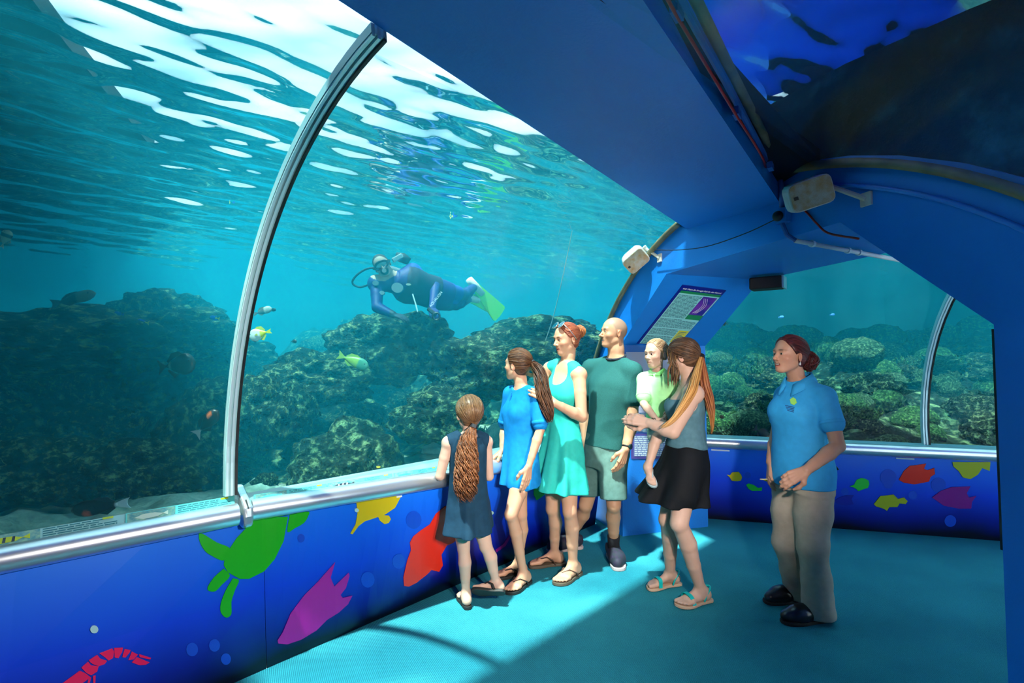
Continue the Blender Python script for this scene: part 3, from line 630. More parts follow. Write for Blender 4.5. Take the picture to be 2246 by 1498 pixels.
V_green = vin('vinyl_green', (.01, .47, .005)); V_mag = vin('vinyl_magenta', (.42, .004, .33)); V_yel = vin('vinyl_yellow', (.72, .55, .004)); V_red = vin('vinyl_red', (.85, .022, .005)); V_pink = vin('vinyl_pink', (.88, .006, .10))
V_lime = vin('vinyl_lime', (.42, .50, .01)); V_dkb = vin('vinyl_navy', (.003, .008, .35)); V_bub = vin('vinyl_bubble', (.006, .07, .62)); V_line = vin('vinyl_outline', (.004, .05, .18)); V_brg = vin('vinyl_bright_green', (.02, .62, .04)); V_pur = vin('vinyl_purple', (.22, .004, .24))
c1 = lambda p: crop((480, 1000), 3.0076, p); c7 = lambda p: crop((0, 1000), 3.008, p); cB = lambda p: crop((1520, 900), 3.0937, p)
turtle = [('turtle_shell', c7([(1690, 405), (1560, 540), (1480, 660), (1475, 720), (1500, 765), (1580, 810), (1640, 810), (1740, 760), (1810, 680), (1870, 560), (1898, 400)])),
          ('turtle_flipper', c7([(1310, 505), (1315, 560), (1350, 625), (1400, 660), (1470, 690), (1490, 650), (1512, 605), (1430, 570), (1350, 520)])),
          ('turtle_head', c7([(1475, 742), (1410, 800), (1368, 865), (1380, 890), (1420, 890), (1460, 850), (1515, 790)])),
          ('turtle_flipper', c7([(1535, 805), (1490, 880), (1455, 970), (1455, 1030), (1490, 1065), (1525, 1040), (1525, 960), (1550, 880), (1575, 820)])),
          ('turtle_flipper', c1([(466, 388), (585, 365), (590, 390), (560, 440), (500, 475), (450, 500)]))]
for nm, p in turtle: decal(nm, p, BV_L, V_green, w1 if p[0][0] < 585 else w2, sm=3 if nm != 'turtle_shell' else 0)
decal('fish_print', c1([(765, 700), (735, 800), (760, 860), (855, 768), (860, 790), (835, 870), (800, 915), (815, 935), (878, 920), (850, 975), (790, 1030), (710, 1080), (640, 1150), (540, 1210), (450, 1240), (390, 1235), (385, 1215), (420, 1160), (470, 1040), (560, 920), (650, 830)]), BV_L, V_mag, w2, lab='magenta fish printed on the mural')
decal('fish_print', c1([(905, 298), (912, 380), (900, 450), (865, 510), (880, 515), (920, 460), (960, 430), (1050, 400), (1060, 425), (1090, 448), (1118, 440), (1133, 415), (1120, 392), (1085, 390), (1160, 340), (1205, 255), (1050, 275)]), BV_L, V_yel, w2, lab='yellow fish printed on the mural')
decal('fish_print', c1([(1490, 330), (1430, 380), (1390, 450), (1330, 490), (1280, 530), (1258, 570), (1265, 620), (1240, 690), (1215, 800), (1220, 855), (1250, 860), (1300, 835), (1370, 780), (1400, 750), (1450, 762), (1475, 720), (1465, 650), (1500, 590), (1545, 570), (1590, 520), (1590, 340)]), BV_L, V_red, w2, lab='red grouper printed on the mural behind the small girl')
for p in [[(410, 1498), (525, 1415), (560, 1430), (600, 1460), (580, 1470), (540, 1498)], [(535, 1395), (580, 1355), (600, 1380), (650, 1385), (640, 1420), (600, 1445), (570, 1430)], [(585, 1345), (640, 1310), (660, 1335), (705, 1350), (690, 1370), (650, 1385), (610, 1370), (595, 1360)],
          [(655, 1300), (740, 1268), (752, 1290), (745, 1330), (715, 1348), (690, 1325)], [(752, 1265), (810, 1262), (805, 1290), (780, 1332), (755, 1328)], [(820, 1272), (862, 1278), (850, 1300), (825, 1328), (805, 1325)], [(868, 1288), (908, 1308), (880, 1340), (845, 1345)],
          [(915, 1305), (995, 1330), (990, 1340), (920, 1325)], [(900, 1325), (985, 1360), (960, 1375), (920, 1378), (868, 1360)], [(612, 1450), (630, 1445), (628, 1498), (615, 1498)], [(585, 1462), (600, 1462), (590, 1498), (575, 1498)]]:
    decal('shrimp_print', c7(p), BV_L, V_pink, w1)
decal('leaf_print', [(1170, 1060), (1212, 1060), (1193, 1085), (1176, 1097), (1170, 1085)], BV_L, V_green, w2)
decal('weed_print', [(1086, 1206), (1104, 1192), (1120, 1166), (1124, 1168), (1108, 1197), (1088, 1211)], BV_L, V_pur, w2)
def circ(x, y, r, e=1.15): return [(x+r*math.cos(a), y+r*e*math.sin(a)) for a in np.arange(16)*math.pi/8]
for x, y, r in [(421, 1424, 13), (470, 1415, 12), (495, 1445, 11), (874, 1231, 14), (806, 1271, 15), (907, 1140, 17), (660, 1180, 8)]: decal('bubble_print', circ(x, y, r), BV_L, V_bub, w1 if x < 580 else w2, .001)
for x, y, r in [(206, 1379, 9), (781, 1118, 4.5), (1077, 1124, 4)]: decal('bolt_cover', circ(x, y, r, .95), BV_L, M_frame, w1 if x < 580 else w2, .008)
decal('small_tag', [(868, 1080), (880, 1077), (881, 1089), (869, 1091)], BV_L, mat('white_plastic', (.85, .85, .85), .4), w2, .004)
back = [([(230, 435), (250, 440), (265, 420), (310, 417), (328, 440), (332, 455), (325, 475), (300, 480), (265, 478), (258, 470), (250, 455)], V_yel), ([(360, 505), (375, 495), (410, 505), (440, 525), (468, 522), (465, 545), (435, 545), (400, 545), (375, 530)], V_brg),
        ([(1060, 515), (1090, 505), (1110, 470), (1140, 458), (1165, 462), (1190, 475), (1195, 500), (1185, 525), (1150, 535), (1120, 548), (1110, 535), (1085, 520)], V_brg),
        ([(1395, 470), (1430, 410), (1470, 375), (1520, 370), (1580, 360), (1565, 395), (1590, 405), (1635, 390), (1640, 430), (1610, 450), (1600, 480), (1560, 490), (1500, 500), (1430, 490)], V_red),
        ([(1758, 350), (1765, 380), (1800, 410), (1830, 455), (1880, 465), (1930, 435), (1960, 390), (2010, 410), (2015, 350)], V_lime),
        ([(1225, 635), (1270, 580), (1320, 575), (1360, 570), (1390, 600), (1430, 590), (1455, 615), (1440, 635), (1400, 630), (1385, 655), (1330, 655), (1315, 680), (1290, 665), (1240, 650)], V_lime),
        ([(955, 615), (990, 590), (1040, 575), (1090, 575), (1075, 600), (1088, 635), (1040, 645), (980, 635)], V_dkb),
        ([(1620, 590), (1680, 545), (1750, 520), (1880, 515), (1855, 560), (1870, 590), (1920, 580), (1890, 620), (1885, 665), (1800, 665), (1700, 645)], V_pur), ([(455, 460), (490, 465), (520, 470), (520, 490), (490, 478)], V_yel)]
for p, m in back: decal('fish_print', cB(p), BV_B, m, wb, .004)
for x, y, r in [(1325, 455, 55), (1665, 505, 50), (1745, 750, 40), (1325, 500, 30), (370, 440, 22), (1030, 550, 25), (1490, 575, 30)]: decal('bubble_print', cB(circ(x, y, r, 1.0)), BV_B, V_bub, wb, .001)
for x in (1580, 1985): decal('vent_slot', [(x-20, 985+(x-1580)*.045), (x+20, 987+(x-1580)*.045), (x+20, 990+(x-1580)*.045), (x-20, 988+(x-1580)*.045)], BV_B, mat('pale_slot', (.5, .65, .8), .4), wb, .004)

# ---- identification signs on the sloped ledges
led = {o.name: o for o in C.objects if o.name.startswith('trim_')}
BV_S = bvh_of(led['trim_1'], led['trim_2']); BV_S3 = bvh_of(led['trim_3'])
M_plate = mat('sign_acrylic', (.10, .55, .52), .3); M_txt = mat('sign_text_ink', (.02, .16, .20), .6); M_pic = mat('sign_photo_print', (.06, .22, .26), .2, var=(.24, .42, .30), vscale=60); M_white = mat('white_plastic', (.85, .85, .85), .4); M_dark = mat('dark_print', (.02, .03, .05), .4)
def yr(x): return 1168-.1626*x if x < 525 else 1087-.153*(x-533)
def yf(x): return 1211-.183*x if x < 525 else 1109.5-.1594*(x-551)
def sq(x0, x1, a, b, bv=None):  # quad on the ledge between fractions a..b (0 rear, 1 front)
    L_ = lambda x, t: (x, yr(x)*(1-t)+yf(x)*t); return [L_(x0, b), L_(x1, b), L_(x1, a), L_(x0, a)]
def plate(name, q, bv, m, parent, lift, th):
    if len(q) != 4:
        H = [cast(bv, *p) for p in q]
        if any(h is None for h, n in H): return None
        nn = nrm(sum(n for h, n in H)); return MB().prism([h+nn*lift for h, n in H], nn*th).build(name, m, parent)
    K = max(1, int(abs(q[1][0]-q[0][0])/14)); mb = MB(); A_, B_ = [], []
    for i in range(K+1):
        t = i/K; a, na = cast(bv, *(lerp(q[0], q[1], t))); b, nb_ = cast(bv, *(lerp(q[3], q[2], t)))
        if a is None or b is None: return None
        A_.append((a, nrm(na+nb_))); B_.append(b)
    v = []
    for (a, n_), b in zip(A_, B_): v += [a+n_*lift, b+n_*lift, b+n_*(lift+th), a+n_*(lift+th)]
    f = [(i*4+j, i*4+(j+1) % 4, i*4+4+(j+1) % 4, i*4+4+j) for i in range(K) for j in range(4)]+[(3, 2, 1, 0), tuple(K*4+j for j in range(4))]
    return mb.add(v, f).build(name, m, parent)
signs = [(-90, 266, -60, 88, 'narrow sign with a striped fish photo at the far left of the ledge'), (275, 514, 279, 384, 'narrow sign with a pale fish photo, just left of the rail joint cap'), (556, 716, 560, 628, 'narrow sign with a blue reef photo, just right of the rail joint cap'),
         (718, 860, 722, 786, 'narrow sign with a black and white fish photo, above the yellow fish print'), (863, 962, 866, 906, 'narrow sign with a green photo, left of the small girl'), (1062, 1096, 1064, 1080, 'narrow sign under the hand of the girl in blue')]
for i, (xa, xb, pa, pb, lab) in enumerate(signs):
    H, n = cast(BV_S, (xa+xb)/2, yr((xa+xb)/2)*.5+yf((xa+xb)/2)*.5)
    e = empty('fish_sign', H if H is not None else (0, 0, 0), lab, 'sign')
    plate('sign_plate', sq(xa, xb, .13, .90), BV_S, M_plate, e, .001, .004)
    pic = plate('photo', sq(pa, pb, .18, .84), BV_S, M_pic, e, .005, .001)
    if pic:
        x0, x1 = pa+(pb-pa)*.15, pa+(pb-pa)*.85; w = x1-x0
        F = lambda u, t: (x0+w*u, yr(x0+w*u)*(1-t)+yf(x0+w*u)*t)
        plate('photo_fish', [F(0, .5), F(.25, .66), F(.7, .62), F(.85, .5), F(1, .62), F(1, .36), F(.85, .48), F(.6, .36), F(.25, .36)], BV_S, [V_lime, mat('pale_fish_ink', (.5, .6, .5), .4), mat('teal_fish_ink', (.05, .35, .4), .4), M_dark, mat('teal_fish_ink', (.05, .35, .4), .4), M_dark][i], pic, .0065, .0005)
        if i in (0, 3):
            for u in (.2, .4, .6): plate('stripe', [F(u, .64), F(u+.07, .64), F(u+.09, .38), F(u+.03, .38)], BV_S, M_dark if i == 0 else M_white, pic, .0075, .0004)
    tx0, tx1 = pb+4, xb-4; rs = np.random.RandomState(i)
    mb = MB(); nl = 6
    for k in range(nl):
        t = .22+.58*k/(nl-1); xr = tx0+(tx1-tx0)*(rs.uniform(.6, .95) if k not in (2, 3) else .97); x = tx0+2
        while x < xr-2:
            xe = min(xr, x+rs.uniform(.06, .2)*(tx1-tx0)); q = sq(x, xe, t, t+.055); H = [cast(BV_S, *p) for p in q]
            if all(h is not None for h, n in H): mb.prism([h+n*.0047 for h, n in H], H[0][1]*.0005)
            x = xe+(tx1-tx0)*.02
    if mb.n: o = mb.build('text_lines', M_txt, e)
    plate('logo', sq(tx1-(tx1-tx0)*.22, tx1-(tx1-tx0)*.08, .15, .26), BV_S, V_lime, e, .0047, .001)
def yr3(x): return 958+(x-1536)*.0482
def yf3(x): return 966+(x-1536)*.045
def sq3(x0, x1, a, b): L_ = lambda x, t: (x, yr3(x)*(1-t)+yf3(x)*t); return [L_(x0, b), L_(x1, b), L_(x1, a), L_(x0, a)]
for i, (xa, xb) in enumerate([(1540, 1580), (1584, 1625), (1629, 1680), (1875, 1920), (1926, 1985), (1990, 2045), (2050, 2110), (2115, 2172)]):
    H, n = cast(BV_S3, (xa+xb)/2, yr3(xa)+4)
    if H is None: continue
    e = empty('fish_sign', H, 'narrow fish sign on the back ledge '+['at the pillar corner, beside the pale coral', 'second along from the pillar corner', 'just left of the guide', 'just right of the guide', 'second right of the guide', 'third right of the guide', 'left of the far arched frame', 'beside the dark right pillar'][i], 'sign')
    pl = plate('sign_plate', sq3(xa, xb, .0, .95), BV_S3, M_plate, e, .0005, .004)
    plate('photo', sq3(xa+(xb-xa)*.05, xa+(xb-xa)*.5, .1, .85), BV_S3, M_pic, e, .005, .001); plate('text_lines', sq3(xa+(xb-xa)*.56, xa+(xb-xa)*.92, .3, .6), BV_S3, M_txt, e, .005, .0006)

# ---- big information board on the sloped jamb
sA = ppt(.03, zc0); sV = nrm(ppt(.70, SOF)-ppt(.03, zc0)); sN = nrm(np.cross(wD, sV)); sN = sN if np.dot(sN, -ray(1500, 690)) > 0 else -sN
q = [onplane(x, y, sA, sN) for x, y in [(1497, 624), (1592, 636), (1517, 751), (1427, 742)]]
aU = (q[1]-q[0]); bV = (q[3]-q[0]); bV = bV*1.12; hU = nrm(aU); hV = nrm(bV-hU*np.dot(bV, hU)); W_ = np.linalg.norm(aU); Hh = np.dot(bV, hV)
bo = empty('information_board', q[0]*V3(1, 1, 0)+V3(0, 0, sA[2]), 'large blue and cyan information board about the future of fish, on the sloped jamb', 'sign')
def brd(x, y): return q[0]+hU*x*W_+hV*y*Hh
def brect(name, x0, y0, x1, y1, m, lift, th=.001, par=None): return MB().prism([brd(x0, y1)+sN*lift, brd(x1, y1)+sN*lift, brd(x1, y0)+sN*lift, brd(x0, y0)+sN*lift], sN*th).build(name, m, par or bo)
M_bnav = mat('board_navy', (.004, .01, .25), .3); M_bgrn = mat('board_green', (.01, .25, .08), .3); M_bcy = mat('board_cyan', (.30, .72, .70), .35); M_byel = mat('board_yellow', (.75, .68, .05), .35)
brect('board_panel', 0, 0, 1, 1, M_bnav, .001, .006); brect('green_band', .05, .075, .98, .11, M_bgrn, .0072); tb = brect('text_block', .05, .11, .985, .985, M_bcy, .0074)
ph = brect('photo', .62, .125, .95, .42, mat('board_photo', (.01, .015, .30), .3, var=(.22, .03, .45), vscale=9), .0088); brect('photo_caption', .62, .42, .98, .50, M_bgrn, .0088); brect('yellow_note', .72, .70, .97, .92, M_byel, .0088)
for x0 in (.66, .70, .74): MB().tube([brd(x0+.1*math.sin(t*3), .15+.24*t)+sN*.0105 for t in np.linspace(0, 1, 8)], .0016, 4).build('photo_streak', M_white, ph)
mb = MB(); rs = np.random.RandomState(5)
for k in range(44):
    y = .135+k*.0192; xe = .60 if y < .52 else (.96 if y < .69 else .70)
    if k in (19, 28, 35): continue
    x = .07
    while x < xe-.03:
        x2 = min(xe, x+rs.uniform(.03, .10)); mb.prism([brd(x, y+.0085)+sN*.0087, brd(x2, y+.0085)+sN*.0087, brd(x2, y)+sN*.0087, brd(x, y)+sN*.0087], sN*.0004); x = x2+.012
mb.build('text_lines', M_txt, bo)
mb = MB()
for k in range(7): mb.prism([brd(.75, .735+k*.025)+sN*.0100, brd(.93-.03*(k % 3), .735+k*.025)+sN*.0100, brd(.93-.03*(k % 3), .725+k*.025)+sN*.0100, brd(.75, .725+k*.025)+sN*.0100], sN*.0004)
mb.build('note_lines', M_txt, bo)
def text_on(name, s, org, xa, ya, size, m, parent, na, shear=0.0, align='LEFT'):
    cu = bpy.data.curves.new(name, 'FONT'); cu.body = s; cu.size = size; cu.extrude = .0004; cu.shear = shear; cu.align_x = align
    t = bpy.data.objects.new('tmp', cu); C.objects.link(t); bpy.context.view_layer.update(); me = bpy.data.meshes.new_from_object(t.evaluated_get(bpy.context.evaluated_depsgraph_get())); bpy.data.objects.remove(t)
    v = np.array([org+xa*c.co.x+ya*c.co.y+na*c.co.z for c in me.vertices]); f = [tuple(p.vertices) for p in me.polygons]; bpy.data.meshes.remove(me)
    return pyd(name, v, f, m, parent)
ts = W_*.90/ (18.2)*1.0
text_on('title_text', 'Will There Be Enough Fish for the Future?', brd(.05, .058)+sN*.0078, hU, -hV, W_*.90/17.3, M_white, bo, sN, .25)
# ---- posters on the upright jamb below the board
jN = mD; jP = P0+mD*.03
def jq(x0, y0, x1, y1): return [onplane(x, y, jP, jN) for x, y in [(x0, y1), (x1, y1), (x1, y0), (x0, y0)]]
def jrect(name, x0, y0, x1, y1, m, par, lift, th=.002): return MB().prism([p+jN*lift for p in jq(x0, y0, x1, y1)], jN*th).build(name, m, par)
pz = empty('white_poster', onplane(1450, 860, jP, jN), 'pale lavender poster on the pillar behind the boy', 'poster')
jrect('poster_sheet', 1372, 772, 1529, 905, mat('poster_lavender', (.62, .60, .80), .35, var=(.75, .55, .70), vscale=4), pz, .002); jrect('poster_photo', 1384, 906, 1470, 948, mat('poster_photo_dark', (.02, .06, .20), .3, var=(.3, .4, .5), vscale=25), pz, .002)
pt = empty('text_plaque', onplane(1420, 980, jP, jN), 'purple plaque with white text on the pillar beside the man\'s watch', 'plaque')
jrect('plaque_sheet', 1384, 951, 1470, 1006, mat('plaque_purple', (.10, .06, .30), .35), pt, .002); jrect('plaque_field', 1389, 955, 1466, 1001, mat('plaque_field', (.16, .20, .50), .35), pt, .0045, .001)
mb = MB(); rs = np.random.RandomState(9)
for k in range(11):
    x = 1391
    while x < 1462: x2 = x+rs.uniform(4, 11); mb.prism([p+jN*.0056 for p in jq(x, 957+k*4, min(x2, 1465), 959.2+k*4)], jN*.0005); x = x2+1.5
mb.build('text_lines', M_white, pt)

# ---- loudspeakers
M_spk = mat('aged_white_plastic', (.62, .60, .54), .45, var=(.50, .48, .40), vscale=14); M_gril = mat('stained_speaker_grille', (.45, .44, .36), .7, var=(.40, .26, .10), vscale=22, bump=.5, bscale=300)
def rbox(c, ax, sx, sy, sz, r=.03):
    pts = []
    for cx, cy_, a0 in [(sx/2-r, sy/2-r, 0), (-sx/2+r, sy/2-r, 90), (-sx/2+r, -sy/2+r, 180), (sx/2-r, -sy/2+r, 270)]:
        for a in (0, 30, 60, 90): pts.append((cx+r*math.cos(math.radians(a0+a)), cy_+r*math.sin(math.radians(a0+a))))
    return [c+ax[0]*x+ax[1]*y for x, y in pts], ax[2]*sz
def speaker(c, ax, label, wall):
    ax = np.array(ax); e = empty('loudspeaker', c, label, 'loudspeaker', None); W, H, D = .185, .135, .13
    p, d = rbox(c-ax[2]*D*.5, ax, W, H, D*.8); front = [x+d*1.0 for x in p]; back = [c-ax[2]*D*.9+(x-c)*.78-ax[2]*0 for x in p]
    k = len(p); v = back+p+[x+d for x in p]; f = [tuple(range(k))[::-1], tuple(range(2*k, 3*k))]
    for r_ in range(2):
        for j in range(k): f.append((r_*k+j, r_*k+(j+1) % k, (r_+1)*k+(j+1) % k, (r_+1)*k+j))
    MB().add(v, f).build('housing', M_spk, e, bevel=.006)
    p2, d2 = rbox(c-ax[2]*D*.5+ax[2]*D*.8, ax, W*.93, H*.92, .006, .025); g = MB().prism(p2, d2).build('grille', M_gril, e); MB().box(c+ax[2]*D*.357-ax[0]*W*.36-ax[1]*.0, .018, .016, .004, ax).build('badge', M_black, g)
    b0 = c+ax[0]*W*.3-ax[2]*D*.55; MB().tube([c+ax[0]*W*.2-ax[2]*D*.35, b0+ax[0]*.05, wall], .012, 8).build('bracket', M_spk, e); MB().tube([b0+ax[0]*.05-ax[1]*.02, b0+ax[0]*.05+ax[1]*.02], .018, 10).build('bracket_knob', M_spk, e)
    MB().box(wall, .05, .06, .012, [mD, Zu, wD]).build('wall_plate', M_spk, e)
def frame_from(n, xh):
    n = nrm(n); x = nrm(xh-n*np.dot(xh, n)); return [x, np.cross(n, x), n]
sc_ = onplane(1832, 432, P0, wD)-wD*.16
speaker(sc_, frame_from(V3(-.25, -.9, -.28), V3(.75, -.65, .14)), 'grimy loudspeaker with rust-stained grille on the dark portal arch', onplane(1902, 437, P0, wD)-wD*.005)
sc_ = onplane(1424, 572, P0, wD)-wD*.12
speaker(sc_, frame_from(V3(-.12, -.88, -.42), V3(.72, -.2, .68)), 'white loudspeaker tilted on the lit side of the portal, above the man', onplane(1448, 566, P0, wD)-wD*.005)
# ---- pipes and cables
M_red = mat('red_cable', (.35, .01, .01), .4); M_pipe = mat('white_conduit', (.82, .82, .85), .3); M_bpipe = mat('blue_conduit', (.015, .10, .40), .4); M_cab = mat('black_cable', (.008, .008, .01), .5)
def onbeam(x, y, z=2.372): return atz(x, y, z)
e = empty('white_conduit', atz(1743, 523, SOF), 'white conduit crossing the soffit of the portal', 'pipe')
pA = ppt(1.83, SOF-.016, .01); pB = atz(1953, 567, SOF-.016)
MB().tube([pA, lerp(pA, pB, 1.0), pB+nrm(pB-pA)*.15], .013, 8).build('conduit', M_pipe, e, smooth=True)
for t in (.14, .5, .62): MB().tube([lerp(pA, pB, t), lerp(pA, pB, t+.02)], .018, 10).build('coupling', M_pipe, e)
e2 = empty('junction_camera', onplane(1722, 470, P0, wD), 'black round sensor on a blue box at the end of the ceiling beam', 'sensor')
jb = onplane(1724, 476, P0, wD); MB().box(jb-wD*.02, .07, .07, .04, [mD, Zu, wD]).build('box', M_blue, e2); MB().ball(jb-wD*.055-Zu*.0, (.028, .028, .024), 14, 10, [mD, Zu, wD]).build('sensor_dome', M_black, e2, smooth=True)
MB().tube([jb-wD*.03-Zu*.03, ppt(1.80, SOF+.02, -.014), ppt(1.83, SOF-.016, .01)], .011, 8).build('drop_pipe', M_bpipe, e2)
def cable(pts, r, m, label, name='cable'):
    o = MB().tube(catmull(pts, 6), r, 6).build(name, m, smooth=True, org=pts[0]); return tag(o, label, 'cable')
cable([onplane(1448, 549, P0, wD)-wD*.05, onplane(1500, 549, P0, wD)-wD*.04, onplane(1560, 541, P0, wD)-wD*.03, onplane(1640, 513, P0, wD)-wD*.02, jb-wD*.03], .0028, M_cab, 'thin black cable sagging from the white loudspeaker to the sensor')
red = [(1445, -40), (1476, 20), (1540, 128), (1610, 245), (1672, 345)]
cable([onbeam(x, y) for x, y in red]+[onplane(1708, 392, P0, wD)-wD*.06]+[onplane(x, y, P0, wD)-wD*.012 for x, y in [(1765, 458), (1795, 490), (1822, 512), (1888, 524)]], .0052, M_red, 'red cable along the ceiling beam down to the portal')
e3 = empty('blue_conduit', onbeam(1488, 0), 'blue conduit clipped along the edge of the ceiling beam', 'pipe')
MB().tube([onbeam(1470, -40, 2.40), onbeam(1496, 5, 2.40), onbeam(1590, 175, 2.40), onplane(1712, 385, P0, wD)-wD*.04], .013, 8).build('conduit', M_bpipe, e3)
for x, y in [(1484, 25), (1616, 248), (1690, 365)]: MB().box(onbeam(x, y, 2.385), .05, .022, .03, [bRd, nrm(np.cross(Zu, bRd)), Zu]).build('clip', M_bpipe, e3)
gp = [onbeam(1516, -20, 2.43), onbeam(1600, 150, 2.43), onplane(1724, 372, P0, wD)-wD*.03]
o = MB().tube(gp, .017, 8).build('trim_7', M_gasket, smooth=True); struct(o, 'olive seal along the black channel')
o = MB().tube([onplane(1716, 366, P0, wD)-wD*.03, onplane(1722, 400, P0, wD)-wD*.03, onplane(1722, 455, P0, wD)-wD*.02], .014, 8).build('drop_conduit', M_bpipe, smooth=True, org=onplane(1716, 366, P0, wD)); tag(o, 'short blue conduit dropping from the beam to the sensor box', 'pipe')
# hanging lamp box at the far edge of the soffit
lb = atz(1682, 622, 2.06)+wD*.0; e4 = empty('lamp_box', lb, 'small dark lamp box hanging under the soffit behind the board', 'lamp')
MB().box(lb, .22, .14, .09, [nrm((.8, -.6, 0)), nrm((.6, .8, 0)), Zu]).build('lamp_housing', M_black, e4, bevel=.01); MB().box(lb+V3(.095, -.065, 0), .012, .14, .09, [nrm((.8, -.6, 0)), nrm((.6, .8, 0)), Zu]).build('lamp_trim', M_alu, e4)
# black edge strip on the right pillar
o = MB().box(ppt(2.664, 1.20, .03), .014, .04, .78, [mD, wD, Zu]).build('trim_8', M_black); struct(o, 'black strip along the right pillar')
# ---- spotlight added beside the viewer, out of view, to brighten the family
sp = V3(.82, .62, 1.62); aim = V3(.50, 3.45, 1.20); dr_ = nrm(aim-sp); e5 = empty('keylight', sp, 'small added spotlight beside the viewer, aimed at the family', 'lamp')
MB().tube([sp-dr_*.16, sp-dr_*.13, sp-dr_*.03], [.03, .055, .06], 16).build('lamp_can', M_black, e5); MB().tube([sp-dr_*.10, sp-dr_*.12+V3(.10, -.10, -.02)], .012, 8).build('bracket', M_black, e5)
sd = bpy.data.lights.new('keylight_spot', 'SPOT'); sd.energy = 290; sd.color = (1, .90, .82); sd.spot_size = math.radians(66); sd.spot_blend = .6; sd.shadow_soft_size = .05; sdo = bpy.data.objects.new('keylight_spot', sd); C.objects.link(sdo); sdo.parent = None; sdo.location = Vector(sp); sdo.rotation_euler = (-Vector(dr_)).to_track_quat('Z', 'Y').to_euler()

sp2 = sp-uL*.28+V3(0, 0, -.02); aim2 = V3(-1.15, 2.75, .25); dr2 = nrm(aim2-sp2); e6 = empty('keylight', sp2, 'second added spotlight behind the viewer, aimed at the mural and carpet', 'lamp')  # second added lamp, out of view, lifts the mural and floor
MB().tube([sp2-dr2*.16, sp2-dr2*.13, sp2-dr2*.03], [.03, .055, .06], 16).build('lamp_can', M_black, e6); MB().tube([sp2-dr2*.10, sp2-dr2*.12+V3(.10, -.10, -.02)], .012, 8).build('bracket', M_black, e6)
sd2 = bpy.data.lights.new('keylight_spot', 'SPOT'); sd2.energy = 190; sd2.color = (1, .95, .90); sd2.spot_size = math.radians(95); sd2.spot_blend = .8; sd2.shadow_soft_size = .05; sdo2 = bpy.data.objects.new('keylight_spot', sd2); C.objects.link(sdo2); sdo2.location = Vector(sp2); sdo2.rotation_euler = (-Vector(dr2)).to_track_quat('Z', 'Y').to_euler()

# ---- bulkhead added on the portal, under the water surface, to darken the view there
bh = [ppt(1.62, 2.44, .05), ppt(1.9, 2.40, .05), ppt(2.2, 2.33, .05), ppt(2.6, 2.15, .05), ppt(3.0, 1.8, .05), ppt(4.6, 1.8, .05), ppt(4.6, 2.75, .05), ppt(3.2, 2.70, .05), ppt(2.6, 2.82, .05), ppt(2.1, 2.90, .05), ppt(1.62, 2.93, .05)]
struct(MB().prism(bh, wD*.3).build('added_bulkhead', mk_reef('dark_bulkhead_algae', (.001, .002, .003), (.006, .014, .008), (.03, .16, .22), 2.6, .04, .70)), 'dark algae-covered bulkhead added above the portal arch to darken the view')
